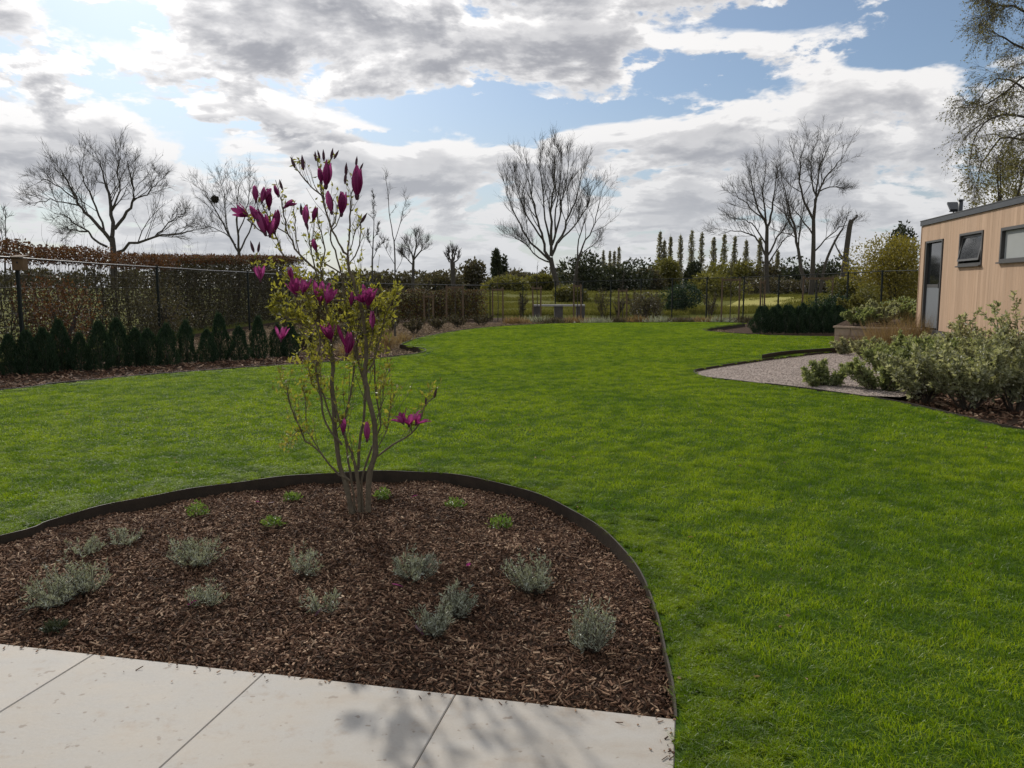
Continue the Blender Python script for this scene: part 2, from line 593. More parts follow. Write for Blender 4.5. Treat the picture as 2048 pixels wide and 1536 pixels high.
T_.lk(mm.outputs[0], o_.inputs[0])
M_PETAL = mp_
M_BUD = solid('dark_purple_bud', (.085, .018, .045), (.05, .025, .03), 20, 0.7)
M_PALEPETAL = solid('pale_pink_petal', (.62, .48, .56), (.55, .40, .50), 20, 0.7)

M_MAGLEAF = foliage('young_magnolia_leaf', [(.16, .155, .032), (.27, .255, .050), (.40, .37, .075)], trans=0.5, gloss=0.03)
M_LAV = foliage('lavender_leaf', [(.17, .16, .11), (.27, .285, .225), (.36, .38, .31), (.48, .50, .42)], trans=0.25, gloss=0.02)
M_SPROUT = foliage('fresh_sprout', [(.09, .16, .025), (.15, .23, .045), (.21, .29, .07)], trans=0.4, gloss=0.03)
M_YEW = foliage('dark_yew', [(.020, .040, .022), (.034, .062, .033), (.058, .092, .050)], trans=0.15, gloss=0.015)
M_DARKEV = foliage('far_dark_evergreen', [(.038, .046, .027), (.056, .065, .037), (.078, .086, .048)], trans=0.15, gloss=0.02)
M_BEECH = foliage('brown_beech_leaf', [(.075, .034, .021), (.115, .052, .030), (.165, .078, .042), (.065, .045, .03)], trans=0.3, gloss=0.02)
M_THICKET = foliage('brown_thicket', [(.065, .055, .038), (.095, .08, .052), (.13, .108, .066), (.078, .08, .042)], trans=0.25, gloss=0.02)
M_OLIVE = foliage('olive_budding_leaf', [(.11, .11, .035), (.16, .15, .045), (.22, .20, .06)], trans=0.35, gloss=0.02)
M_WILLOW = foliage('yellow_olive_leaf', [(.16, .135, .03), (.23, .19, .04), (.30, .25, .055)], trans=0.4, gloss=0.02)
M_SHRUB = foliage('grey_green_leaf', [(.18, .19, .10), (.28, .285, .17), (.40, .40, .27), (.54, .53, .40)], trans=0.45, gloss=0.015)
M_SHRUBG = foliage('green_leaf', [(.11, .135, .05), (.18, .21, .085), (.28, .31, .15), (.38, .40, .24)], trans=0.45, gloss=0.015)
M_DRY = foliage('dry_stem', [(.20, .13, .07), (.28, .19, .10), (.36, .26, .15)], trans=0.25, gloss=0.01)
M_BIRCH = foliage('birch_leaf', [(.13, .115, .05), (.19, .17, .075), (.26, .24, .11)], trans=0.4, gloss=0.02)
M_FIELDTUFT = foliage('rough_grass_tuft', [(.10, .11, .025), (.15, .15, .04), (.22, .20, .07)], trans=0.3, gloss=0.0)
M_POPLAR = foliage('poplar_bud', [(.19, .175, .14), (.24, .225, .185), (.31, .29, .23)], trans=0.4, gloss=0.01)


# ------------------------------------------------------------------ instancing of uncountable stuff
def scatter(name, pts, rot, scl, idx, protos, label=None, parent=None):
    me = bpy.data.meshes.new(name)
    n = len(pts)
    me.vertices.add(n)
    me.vertices.foreach_set('co', np.asarray(pts, dtype=np.float32).ravel())
    for nm, typ, arr in (('rot', 'FLOAT_VECTOR', rot), ('scl', 'FLOAT_VECTOR', scl)):
        at_ = me.attributes.new(nm, typ, 'POINT')
        at_.data.foreach_set('vector', np.asarray(arr, dtype=np.float32).ravel())
    at_ = me.attributes.new('idx', 'INT', 'POINT')
    at_.data.foreach_set('value', np.asarray(idx, dtype=np.int32))
    o = bpy.data.objects.new(name, me)
    COL.objects.link(o)
    if parent is not None:
        o.parent = parent
    o['kind'] = 'stuff'
    if label:
        o['label'] = label
    ng = bpy.data.node_groups.new(name + '_spread', 'GeometryNodeTree')
    ng.interface.new_socket('Geometry', in_out='INPUT', socket_type='NodeSocketGeometry')
    ng.interface.new_socket('Geometry', in_out='OUTPUT', socket_type='NodeSocketGeometry')
    T = NT(ng)
    i_ = T.n('NodeGroupInput')
    o_ = T.n('NodeGroupOutput')
    m2p = T.n('GeometryNodeMeshToPoints')
    T.lk(i_.outputs[0], m2p.inputs['Mesh'])
    iop = T.n('GeometryNodeInstanceOnPoints')
    T.lk(m2p.outputs[0], iop.inputs['Points'])
    jn = T.n('GeometryNodeJoinGeometry')
    for pr in reversed(protos):
        inf = T.n('GeometryNodeObjectInfo')
        inf.inputs['Object'].default_value = pr
        inf.inputs['As Instance'].default_value = True
        T.lk(inf.outputs['Geometry'], jn.inputs[0])
    T.lk(jn.outputs[0], iop.inputs['Instance'])
    iop.inputs['Pick Instance'].default_value = True

    def attr(nm, typ):
        a_ = T.n('GeometryNodeInputNamedAttribute', data_type=typ)
        a_.inputs['Name'].default_value = nm
        return a_.outputs['Attribute']
    T.lk(attr('idx', 'INT'), iop.inputs['Instance Index'])
    e2r = T.n('FunctionNodeEulerToRotation')
    T.lk(attr('rot', 'FLOAT_VECTOR'), e2r.inputs[0])
    T.lk(e2r.outputs[0], iop.inputs['Rotation'])
    T.lk(attr('scl', 'FLOAT_VECTOR'), iop.inputs['Scale'])
    T.lk(iop.outputs[0], o_.inputs[0])
    md = o.modifiers.new('spread', 'NODES')
    md.node_group = ng
    return o


def proto(name, me, mat):
    if mat is not None:
        me.materials.append(mat)
    return bpy.data.objects.new(name, me)      # not linked: only a source for the spread


def in_poly(x, y, poly):
    inside = np.zeros(len(x), dtype=bool)
    n = len(poly)
    j = n - 1
    for i in range(n):
        xi, yi = poly[i][0], poly[i][1]
        xj, yj = poly[j][0], poly[j][1]
        c = ((yi > y) != (yj > y)) & (x < (xj - xi) * (y - yi) / (yj - yi + 1e-12) + xi)
        inside ^= c
        j = i
    return inside


def smooth_line(pts, k=6):
    """Catmull-Rom through 2-D/3-D points"""
    p = [np.array(q, dtype=float) for q in pts]
    out = []
    for i in range(len(p) - 1):
        p0 = p[max(i - 1, 0)]
        p1, p2 = p[i], p[i + 1]
        p3 = p[min(i + 2, len(p) - 1)]
        for t in np.linspace(0, 1, k, endpoint=False):
            out.append(0.5 * ((2 * p1) + (-p0 + p2) * t + (2 * p0 - 5 * p1 + 4 * p2 - p3) * t * t + (-p0 + 3 * p1 - 3 * p2 + p3) * t ** 3))
    out.append(p[-1])
    return out


def sheet(name, poly, z, mat, kind='structure', zfun=None):
    tri = tessellate_polygon([[Vector((q[0], q[1], 0)) for q in poly]])
    me = mesh_py(name, [(q[0], q[1], z) for q in poly], tri)
    # faces up
    for p_ in me.polygons:
        if p_.normal.z < 0:
            p_.flip()
    o = obj(name, me, mat, kind=kind)
    return o


# ------------------------------------------------------------------ terrain
def sstep(x, a, b):
    t = np.clip((x - a) / (b - a), 0, 1)
    return t * t * (3 - 2 * t)


def terrain(x, y):
    x = np.asarray(x, dtype=float)
    y = np.asarray(y, dtype=float)
    inside = sstep(x, -12.5, -11.6) * (1 - sstep(x, 19, 21)) * (1 - sstep(y, 46.3, 47.5))
    base = -0.28 * inside - 0.02 * (1 - inside)
    rise = 0.95 * sstep(y, 55, 120) + 0.25 * sstep(y, 120, 400)
    roll = (0.12 * np.sin(x * 0.07 + 1.0) * np.sin(y * 0.05) + 0.06 * np.sin(x * 0.21) * np.cos(y * 0.13)) * sstep(y, 52, 80)
    mound = 0.55 * np.exp(-((x - 24) / 9.0) ** 2 - ((y - 72) / 9.0) ** 2)
    return base + rise + roll + mound


xs = np.concatenate([np.linspace(-1500, -80, 12)[:-1], np.linspace(-80, -14, 34)[:-1], np.linspace(-14, 24, 60)[:-1], np.linspace(24, 130, 60)[:-1], np.linspace(130, 1500, 12)])
ys = np.concatenate([np.linspace(-300, -12, 8)[:-1], np.linspace(-12, 44, 40)[:-1], np.linspace(44, 50, 10)[:-1], np.linspace(50, 150, 70)[:-1], np.linspace(150, 2200, 18)])
XX, YY = np.meshgrid(xs, ys)
ZZ = terrain(XX, YY)
nx, ny = len(xs), len(ys)
vv = np.stack([XX, YY, ZZ], axis=-1).reshape(-1, 3)
ii, jj = np.meshgrid(np.arange(ny - 1), np.arange(nx - 1), indexing='ij')
ff = np.stack([ii * nx + jj, ii * nx + jj + 1, (ii + 1) * nx + jj + 1, (ii + 1) * nx + jj], axis=-1).reshape(-1, 4)
obj('ground', mesh_np('ground', vv, ff, True), M_FIELD, kind='structure')


def tz(x, y):
    return float(terrain(x, y))


# sunlit slope beyond the fence, its brightness painted as a pale grass-yellow strip
pts = []
gx, gy = np.meshgrid(np.linspace(0, 1, 30), np.linspace(0, 1, 10))
X_ = 19.0 + gx * 24 + (gy - 0.5) * 6
Y_ = 61 + gy * (14 + 4 * np.sin(gx * 5)) + gx * 3
Z_ = terrain(X_, Y_) + 0.03
vv = np.stack([X_, Y_, Z_], axis=-1).reshape(-1, 3)
ii, jj = np.meshgrid(np.arange(9), np.arange(29), indexing='ij')
ff = np.stack([ii * 30 + jj, ii * 30 + jj + 1, (ii + 1) * 30 + jj + 1, (ii + 1) * 30 + jj], axis=-1).reshape(-1, 4)
obj('sunlit_field', mesh_np('sunlit_field', vv, ff, True), M_SUNFIELD, kind='structure')

# garden soil under everything inside the fence
SOIL = [(-11.9, 1.0), (-11.9, 46), (18.5, 46), (18.5, 1.0)]
sheet('garden_soil', SOIL, -0.13, M_SOIL)

# ------------------------------------------------------------------ lawn outline
NEAR = [(0, 1075), (100, 1042), (200, 1015), (300, 994), (400, 977), (500, 963), (600, 952), (700, 946), (800, 944), (900, 950), (1000, 968),
        (1080, 992), (1150, 1025), (1210, 1065), (1255, 1110), (1290, 1165), (1312, 1225), (1330, 1300), (1345, 1370), (1352, 1437)]
near_w = [gp(*q)[:2] for q in NEAR]
near_line = smooth_line([(-5.2, 3.2), (-4.4, 3.95)] + near_w, 5)          # from far left to the patio corner
LEFT = [(0, 782), (100, 770), (200, 760), (300, 751), (400, 743), (500, 736), (600, 729), (700, 722), (780, 715), (835, 708), (852, 702), (835, 696), (800, 691)]
left_w = [gp(*q)[:2] for q in LEFT]
left_line = smooth_line([(-10.5, 9.0)] + left_w, 5)
FARL = [(800, 691), (830, 679), (870, 670), (930, 660), (1000, 653), (1080, 648.5), (1160, 646.5), (1250, 645.5), (1350, 645), (1440, 645), (1490, 647)]
far_line = smooth_line([gp(*q)[:2] for q in FARL], 4)
ISL = [(1490, 647), (1450, 652), (1412, 658), (1409, 661), (1440, 665), (1500, 669), (1580, 672), (1680, 674), (1720, 676)]
isl_line = smooth_line([gp(*q)[:2] for q in ISL], 4)
GRV = [(1690, 701), (1640, 706), (1560, 715), (1480, 726), (1420, 735), (1389, 742), (1400, 752), (1450, 760), (1530, 769)]
grv_line = smooth_line([gp(*q)[:2] for q in GRV], 4)
RGT = [(1530, 769), (1650, 784), (1760, 799), (1850, 817), (1950, 840), (2048, 862)]
rgt_line = smooth_line([gp(*q)[:2] for q in RGT] + [(6.9, 6.0)], 4)

patio_corner = gp(1352, 1440)
pe = (gp(1352, 1440) - gp(0, 1288))
pe2 = Vector((pe.x, pe.y)).normalized()           # along the patio edge, left to right
pn2 = Vector((-pe2.y, pe2.x))                     # towards the bed
lawn_poly = [tuple(q) for q in near_line[::-1]] + [(-6.4, 2.0), (-10.5, 4.0)] + [tuple(q) for q in left_line] + [tuple(q) for q in far_line[1:]] + \
            [tuple(q) for q in isl_line[1:]] + [tuple(q) for q in grv_line] + [tuple(q) for q in rgt_line[1:]] + \
            [(6.9, -2.5), (patio_corner.x - pn2.x * 5.0, patio_corner.y - pn2.y * 5.0)]
sheet('lawn', lawn_poly, 0.0, M_LAWN)

# gravel terrace
grav_poly = [tuple(q) for q in grv_line] + [gp(1650, 784)[:2], gp(1800, 790)[:2], gp(1900, 770)[:2], gp(1880, 725)[:2], gp(1760, 706)[:2]]
sheet('gravel_path', grav_poly, -0.03, M_GRAVEL)


# ------------------------------------------------------------------ steel lawn edging
def edging(name, line, z0, z1, label, th=0.009):
    a = Acc()
    p = np.array([[q[0], q[1]] for q in line])
    t = np.gradient(p, axis=0)
    t /= np.linalg.norm(t, axis=1)[:, None] + 1e-9
    nrm = np.stack([-t[:, 1], t[:, 0]], axis=1) * th * 0.5
    n = len(p)
    wob = 0.004 * np.sin(np.arange(n) * 0.7)
    ring = np.stack([np.c_[p + nrm, np.full(n, z0)], np.c_[p + nrm, z1 + wob], np.c_[p - nrm, z1 + wob], np.c_[p - nrm, np.full(n, z0)]], axis=1)
    v = ring.reshape(-1, 3)
    f = []
    for i in range(n - 1):
        for k in range(4):
            k2 = (k + 1) % 4
            f.append((i * 4 + k, i * 4 + k2, (i + 1) * 4 + k2, (i + 1) * 4 + k))
    f.append((0, 3, 2, 1))
    e = (n - 1) * 4
    f.append((e, e + 1, e + 2, e + 3))
    o = obj(name, mesh_np(name, v, f), M_STEEL)
    return tag(o, label, 'edging', 'steel lawn edging strips')


edging('lawn_edging', near_line, -0.16, 0.012, 'dark steel edging strip curving round the magnolia bed')
edging('lawn_edging', left_line, -0.16, 0.03, 'dark steel edging between lawn and bed of the left yew row', 0.012)
edging('lawn_edging', far_line, -0.16, 0.03, 'thin edging along the far rim of the lawn', 0.012)
edging('lawn_edging', isl_line, -0.16, 0.03, 'edging round the pointed bed of the small yew block', 0.012)
edging('lawn_edging', grv_line, -0.16, 0.02, 'edging round the rounded gravel tip', 0.012)
edging('lawn_edging', rgt_line, -0.16, 0.03, 'edging along the grey shrub bed on the right', 0.012)
up_line = smooth_line([gp(1530, 719)[:2], gp(1580, 711)[:2], gp(1640, 706)[:2], gp(1700, 703)[:2]], 4)
edging('lawn_edging', [(q[0] - .02, q[1] + .12) for q in up_line], -0.10, 0.10, 'raised dark edging board behind the gravel patch', 0.03)

# ------------------------------------------------------------------ near bed mound and bark mulch
# patio frame: origin at the corner, u along the edge (to the left), v away from the bed
PO = Vector((patio_corner.x, patio_corner.y))


def patio(u, v):
    q = PO - pe2 * u - pn2 * v
    return q


bed_poly = [tuple(q) for q in near_line] + [tuple(PO), tuple(patio(5.5, 0))]
ng_ = 110
bx = np.array([q[0] for q in bed_poly])
by = np.array([q[1] for q in bed_poly])
rngb = np.random.default_rng(3)


def bed_dist(x, y):
    """distance to the curved edge"""
    d = np.full(len(x), 1e9)
    L = np.array(near_line)
    for i in range(0, len(L)):
        d = np.minimum(d, (x - L[i, 0]) ** 2 + (y - L[i, 1]) ** 2)
    return np.sqrt(d)


def bed_z(x, y):
    d = bed_dist(np.asarray(x, float), np.asarray(y, float))
    s = (np.asarray(x) - PO.x) * pn2.x + (np.asarray(y) - PO.y) * pn2.y     # distance from the patio edge
    edge = sstep(d, 0, 0.7)
    z0e = -0.035 - 0.058 * sstep(s, 0.9, 2.4)
    z = z0e * (1 - edge) - 0.028 * edge + 0.012 * np.sin(np.asarray(x) * 5.1 + 1.3) * np.sin(np.asarray(y) * 4.3) + 0.008 * np.sin(np.asarray(x) * 11 + np.asarray(y) * 7) + 0.007 * np.sin(np.asarray(x) * 23 + 3 * np.sin(np.asarray(y) * 9)) * np.sin(np.asarray(y) * 27 + 1)
    return z - 0.03 * (1 - sstep(s, 0, 0.35))


gxs = np.linspace(bx.min(), bx.max(), 120)
gys = np.linspace(by.min(), by.max(), 90)
GX, GY = np.meshgrid(gxs, gys)
GZ = bed_z(GX.ravel(), GY.ravel())
keep = in_poly(GX.ravel(), GY.ravel(), bed_poly).reshape(GX.shape)
vidx = -np.ones(GX.size, dtype=int)
fl = []
vs_ = []
for i in range(GX.shape[0] - 1):
    for j in range(GX.shape[1] - 1):
        if keep[i, j] or keep[i + 1, j] or keep[i, j + 1] or keep[i + 1, j + 1]:
            if keep[i, j] and keep[i + 1, j] and keep[i, j + 1] and keep[i + 1, j + 1]:
                fl.append((i * 120 + j, i * 120 + j + 1, (i + 1) * 120 + j + 1, (i + 1) * 120 + j))
used = np.unique(np.array(fl))
mp = {int(u): k for k, u in enumerate(used)}
vv = np.stack([GX.ravel(), GY.ravel(), GZ], axis=-1)[used]
ff = [[mp[q] for q in f] for f in fl]
obj('bed_soil', mesh_np('bed_soil', vv, ff, True), M_SOIL, kind='structure')

chips = []
rc = random.Random(5)
for k in range(8):
    L, Wd, H = rc.choice([(.018, .010, .004), (.026, .009, .004), (.036, .011, .005), (.022, .014, .005), (.060, .007, .004), (.014, .010, .006), (.075, .006, .003)]), 0, 0
    L, Wd, H = L
    v = []
    for sx_ in (-1, 1):
        for sy_ in (-1, 1):
            for sz_ in (-1, 1):
                v.append((sx_ * L * .5 * rc.uniform(.7, 1.1), sy_ * Wd * .5 * rc.uniform(.4, 1.2), sz_ * H * .5 * rc.uniform(.6, 1.4) + rc.uniform(-.002, .002)))
    f = [(0, 1, 3, 2), (4, 6, 7, 5), (0, 4, 5, 1), (2, 3, 7, 6), (0, 2, 6, 4), (1, 5, 7, 3)]
    chips.append(proto('chip', mesh_py('chip', v, f), M_CHIP))

straw = [proto('straw', c_.data.copy(), None) for c_ in chips]
for c_ in straw:
    c_.data.materials.clear()
    c_.data.materials.append(M_STRAW)
N = 175000
x = rngb.uniform(bx.min(), bx.max(), N)
y = rngb.uniform(by.min(), by.max(), N)
k = in_poly(x, y, bed_poly) & (x > -4.2)
x, y = x[k], y[k]
z = bed_z(x, y) + rngb.uniform(0.0, 0.014, len(x))
rot = np.stack([rngb.normal(0, .45, len(x)), rngb.normal(0, .45, len(x)), rngb.uniform(0, 6.28, len(x))], axis=1)
s = rngb.uniform(.32, 1.0, len(x)) ** 1.2
# a few pieces spilled over the paving edge
ns_ = 110
u_ = rngb.uniform(.05, 4.5, ns_)
v_ = rngb.exponential(.035, ns_) - .01
spx = PO.x - pe2.x * u_ - pn2.x * v_
spy = PO.y - pe2.y * u_ - pn2.y * v_
u2_ = np.abs(rngb.normal(0, .035, 90)) + .004
v2_ = rngb.uniform(0, 1.1, 90)
spx = np.concatenate([spx, PO.x - pe2.x * u2_ - pn2.x * v2_])
spy = np.concatenate([spy, PO.y - pe2.y * u2_ - pn2.y * v2_])
ns_ = len(spx)
x, y, z = np.concatenate([x, spx]), np.concatenate([y, spy]), np.concatenate([z, np.full(ns_, .009)])
rot = np.concatenate([rot, np.stack([rngb.normal(0, .12, ns_), rngb.normal(0, .12, ns_), rngb.uniform(0, 6.28, ns_)], axis=1)])
s = np.concatenate([s, rngb.uniform(.25, .6, ns_)])
scatter('bark_mulch', np.stack([x, y, z], axis=1), rot, np.stack([s, s, s], axis=1), rngb.integers(0, 8, len(x)), chips, 'brown bark chips covering the magnolia bed')

# mulch on the farther beds: larger, fewer pieces
N = 100000
x = rngb.uniform(-11, 16, N)
y = 7 + 32 * rngb.uniform(0, 1, N) ** 1.3
k = ~in_poly(x, y, lawn_poly) & ~in_poly(x, y, grav_poly) & (y > 8) & (np.abs(x) < 0.68 * y) & ~((y > 20) & (x > 8.5))
x, y = x[k], y[k]
rot = np.stack([rngb.normal(0, .35, len(x)), rngb.normal(0, .35, len(x)), rngb.uniform(0, 6.28, len(x))], axis=1)
s = rngb.uniform(1.5, 3.0, len(x))
kf = (y > 20.5) & (x < 12)
scatter('straw_mulch', np.stack([x, y, rngb.uniform(-.12, -.10, len(x))], axis=1)[kf], rot[kf], np.stack([s, s, s], axis=1)[kf], rngb.integers(0, 8, int(kf.sum())), straw, 'pale straw mulch on the far beds')
x, y, rot, s = x[~kf], y[~kf], rot[~kf], s[~kf]
scatter('bark_mulch_far', np.stack([x, y, rngb.uniform(-.12, -.10, len(x))], axis=1), rot, np.stack([s, s, s], axis=1), rngb.integers(0, 8, len(x)), chips, 'bark chips on the beds along the fence')

# ------------------------------------------------------------------ patio slabs
patio_root = bpy.data.objects.new('patio', None)
COL.objects.link(patio_root)
patio_root['kind'] = 'structure'
patio_root['label'] = 'pale stone paving at the near edge of the bed'
# joints measured along the edge
us = []
for (px, py) in ((912, 1389), (530, 1346), (190, 1308)):
    w_ = gp(px, py)
    us.append(-((w_.x - PO.x) * pe2.x + (w_.y - PO.y) * pe2.y))
sp = (us[2] - us[0]) / 2
cuts = [0.0, us[0], us[1], us[2], us[2] + sp, us[2] + 2 * sp, us[2] + 3 * sp]


def slab_mesh(w, h, jx):
    a = Acc()
    b = 0.004
    z0, z1 = -0.13, 0.0
    r = [(0, 0), (w, 0), (w, h), (0, h)]
    ri = [(b, b), (w - b, b), (w - b, h - b), (b, h - b)]
    v = [(q[0], q[1], z0) for q in r] + [(q[0], q[1], z1 - b) for q in r] + [(q[0], q[1], z1) for q in ri]
    f = [(0, 1, 5, 4), (1, 2, 6, 5), (2, 3, 7, 6), (3, 0, 4, 7), (4, 5, 9, 8), (5, 6, 10, 9), (6, 7, 11, 10), (7, 4, 8, 11), (8, 9, 10, 11)]
    return mesh_np('paving_slab', v, f)


ROWS = [(0.0, 1.9), (1.9, 3.8)]
ang = math.atan2(-pe2.y, -pe2.x)
rs = random.Random(2)
for (v0, v1) in ROWS:
    for i in range(len(cuts) - 1):
        u0, u1 = cuts[i], cuts[i + 1]
        gap = 0.003
        me = slab_mesh(u1 - u0 - gap, v1 - v0 - gap, 0)
        q = patio(u0 + gap / 2, v0 + gap / 2)
        o = obj('paving_slab', me, M_SLAB, patio_root)
        o.location = (q.x, q.y, 0.004 + rs.uniform(-.0012, .0012))
        o.rotation_euler = (0, 0, ang)
# joint bed below the slabs
q0, q1, q2, q3 = patio(0.01, 0.01), patio(cuts[-1], 0.01), patio(cuts[-1], 3.8), patio(0.01, 3.8)
sheet('paving_bed', [tuple(q0), tuple(q1), tuple(q2), tuple(q3)], -0.02, M_GRIT)


# ------------------------------------------------------------------ grass
def clump(seed, n, rad, h0, h1, w):
    r = np.random.default_rng(seed)
    a = r.uniform(0, 6.283, n)
    d = rad * np.sqrt(r.uniform(0, 1, n))
    p = np.stack([d * np.cos(a), d * np.sin(a), np.zeros(n)], axis=1)
    h = r.uniform(h0, h1, n)
    lean = r.normal(0, .85, (n, 2))
    side = r.normal(size=(n, 2))
    side /= np.linalg.norm(side, axis=1)[:, None]
    s3 = np.c_[side, np.zeros(n)] * (w * r.uniform(.7, 1.2, n))[:, None] * .5
    mid = p + np.c_[lean * h[:, None] * .35, h * .6]
    tip = p + np.c_[lean * h[:, None] * 1.1, h * (1 - .25 * np.minimum(1, np.linalg.norm(lean, axis=1)))]
    v = np.stack([p - s3, p + s3, mid + s3 * .85, mid - s3 * .85, tip], axis=1).reshape(-1, 3)
    b = np.arange(n)[:, None] * 5
    q = np.concatenate([b + np.array([[0, 1, 2]]), b + np.array([[0, 2, 3]]), b + np.array([[3, 2, 4]])], axis=0)
    return mesh_np('grass_tuft', v, q)


def turf(seed, size, dens, h0, h1, w):
    """square of turf, blades evenly spread"""
    n = int(size * size * dens)
    me = clump(seed, n, 1.0, h0, h1, w)
    co = np.empty(len(me.vertices) * 3, dtype=np.float32)
    me.vertices.foreach_get('co', co)
    co = co.reshape(n, 5, 3)
    r = np.random.default_rng(seed + 900)
    root = (co[:, 0] + co[:, 1]) * .5
    new = np.c_[r.uniform(-size / 2, size / 2, (n, 2)), np.zeros(n)]
    # taller and shorter patches within the square
    k = 1 + .45 * np.sin(new[:, 0] * 12.566 + seed + 2 * np.sin(new[:, 1] * 12.566)) * np.sin(new[:, 1] * 25.13 + 2 * seed) + .30 * np.sin(new[:, 0] * 50.27 + 3 * seed + new[:, 1] * 37.7) * np.sin(new[:, 1] * 62.8 + seed)
    loc = co - root[:, None, :]
    loc[:, :, 2] *= k[:, None]
    co = loc + new[:, None, :]
    me.vertices.foreach_set('co', co.reshape(-1).astype(np.float32))
    me.update()
    return me


SZ = .5
turfs = [proto('turf', turf(i, SZ, 10000, .015, .036, .0032), M_GRASS) for i in range(5)] + \
        [proto('turf', turf(40 + i, SZ, 5000, .014, .034, .0052), M_GRASS) for i in range(5)] + \
        [proto('turf', turf(80 + i, SZ, 2400, .014, .032, .010), M_GRASS) for i in range(4)]
tufts = [proto('tuft', clump(i, 100, .034, .014, .032, .0034), M_GRASS) for i in range(4)] + \
        [proto('tuft', clump(20 + i, 130, .09, .014, .032, .006), M_GRASS) for i in range(4)]
rg = np.random.default_rng(11)
PT, RO, SC, IX = [], [], [], []
cx_, cy_ = np.meshgrid(np.arange(-24, 24, SZ) + SZ / 2, np.arange(1.5, 40, SZ) + SZ / 2)
cx_, cy_ = cx_.ravel(), cy_.ravel()
k = np.abs(cx_) < .68 * cy_ + 1.2
cx_, cy_ = cx_[k], cy_[k]
ins = [in_poly(cx_ + a_ * SZ / 2, cy_ + b_ * SZ / 2, lawn_poly) for a_ in (-1, 0, 1) for b_ in (-1, 0, 1)]
full = np.all(ins, axis=0)
some = np.any(ins, axis=0) & ~full
x, y = cx_[full], cy_[full]
n = len(x)
near_ = y < 8
mid_ = (y >= 8) & (y < 18)
PT.append(np.stack([x, y, np.zeros(n)], axis=1))
RO.append(np.stack([np.zeros(n), np.zeros(n), rg.integers(0, 4, n) * math.pi / 2], axis=1))
SC.append(np.stack([np.ones(n), np.ones(n), rg.uniform(.92, 1.08, n)], axis=1))
IX.append(np.where(near_, rg.integers(0, 5, n), np.where(mid_, rg.integers(5, 10, n), rg.integers(10, 14, n))))
# along the borders: small tufts
for a_, b_ in zip(cx_[some], cy_[some]):
    nn = 190 if b_ < 8 else (30 if b_ < 18 else 14)
    tx_ = rg.uniform(a_ - SZ / 2, a_ + SZ / 2, nn)
    ty_ = rg.uniform(b_ - SZ / 2, b_ + SZ / 2, nn)
    k = in_poly(tx_, ty_, lawn_poly)
    if b_ < 18:
        for (ox_, oy_) in ((.026, 0), (-.026, 0), (0, .026), (0, -.026), (.019, .019), (-.019, .019), (.019, -.019), (-.019, -.019)):
            k &= in_poly(tx_ + ox_, ty_ + oy_, lawn_poly)
    tx_, ty_ = tx_[k], ty_[k]
    m_ = len(tx_)
    PT.append(np.stack([tx_, ty_, np.zeros(m_)], axis=1))
    RO.append(np.stack([np.zeros(m_), np.zeros(m_), rg.uniform(0, 6.28, m_)], axis=1))
    s_ = 1.0 if b_ < 18 else 1.5
    SC.append(np.stack([np.full(m_, s_), np.full(m_, s_), rg.uniform(.8, 1.2, m_)], axis=1))
    IX.append(rg.integers(14, 18, m_) if b_ < 8 else rg.integers(18, 22, m_))
scatter('grass', np.concatenate(PT), np.concatenate(RO), np.concatenate(SC), np.concatenate(IX), turfs + tufts, 'mown green lawn grass')


# ------------------------------------------------------------------ growing branches
def unit(v):
    return v / (np.linalg.norm(v) + 1e-9)


def grow(rng, pts, r0, r1, lvl, maxl, out, n=(6, 5, 4), ratio=(.55, .5, .5), ang=(35, 60), up=.25, tmin=.25, minr=.006, droop=0.0):
    pts = np.asarray(pts, dtype=float)
    rad = np.linspace(r0, r1, len(pts))
    out.append((pts, rad, lvl))
    if lvl >= maxl:
        return
    seg = np.linalg.norm(np.diff(pts, axis=0), axis=1)
    cum = np.concatenate([[0], np.cumsum(seg)])
    L = cum[-1]
    k = n[min(lvl, len(n) - 1)]
    k = max(1, int(round(k * rng.uniform(.8, 1.25))))
    for c in range(k):
        t = tmin + (1 - tmin) * (c + rng.uniform(.1, .9)) / k
        d = t * L
        i = min(len(seg) - 1, max(0, int(np.searchsorted(cum, d)) - 1))
        f = (d - cum[i]) / (seg[i] + 1e-9)
        p = pts[i] * (1 - f) + pts[i + 1] * f
        tan = unit(pts[i + 1] - pts[i])
        perp = unit(np.cross(tan, rng.normal(size=3)))
        a_ = math.radians(rng.uniform(*ang)) * (1 - .35 * max(0, t - .7) / .3)
        dr = unit(tan * math.cos(a_) + perp * math.sin(a_) + np.array([0, 0, up * rng.uniform(.3, 1.2)]))
        ln = L * ratio[min(lvl, len(ratio) - 1)] * rng.uniform(.6, 1.15) * (1.12 - .55 * t)
        r = max(minr, (r0 * (1 - t) + r1 * t) * rng.uniform(.34, .52))
        m = 5 if lvl < 1 else 4
        q = [p]
        dd = dr.copy()
        for j in range(m - 1):
            dd = unit(dd + rng.normal(0, .16, 3) + np.array([0, 0, up * .22 - droop * (j + 1) * .25]))
            q.append(q[-1] + dd * ln / (m - 1))
        grow(rng, q, r, max(minr * .6, r * .35), lvl + 1, maxl, out, n, ratio, ang, up, .2, minr, droop)


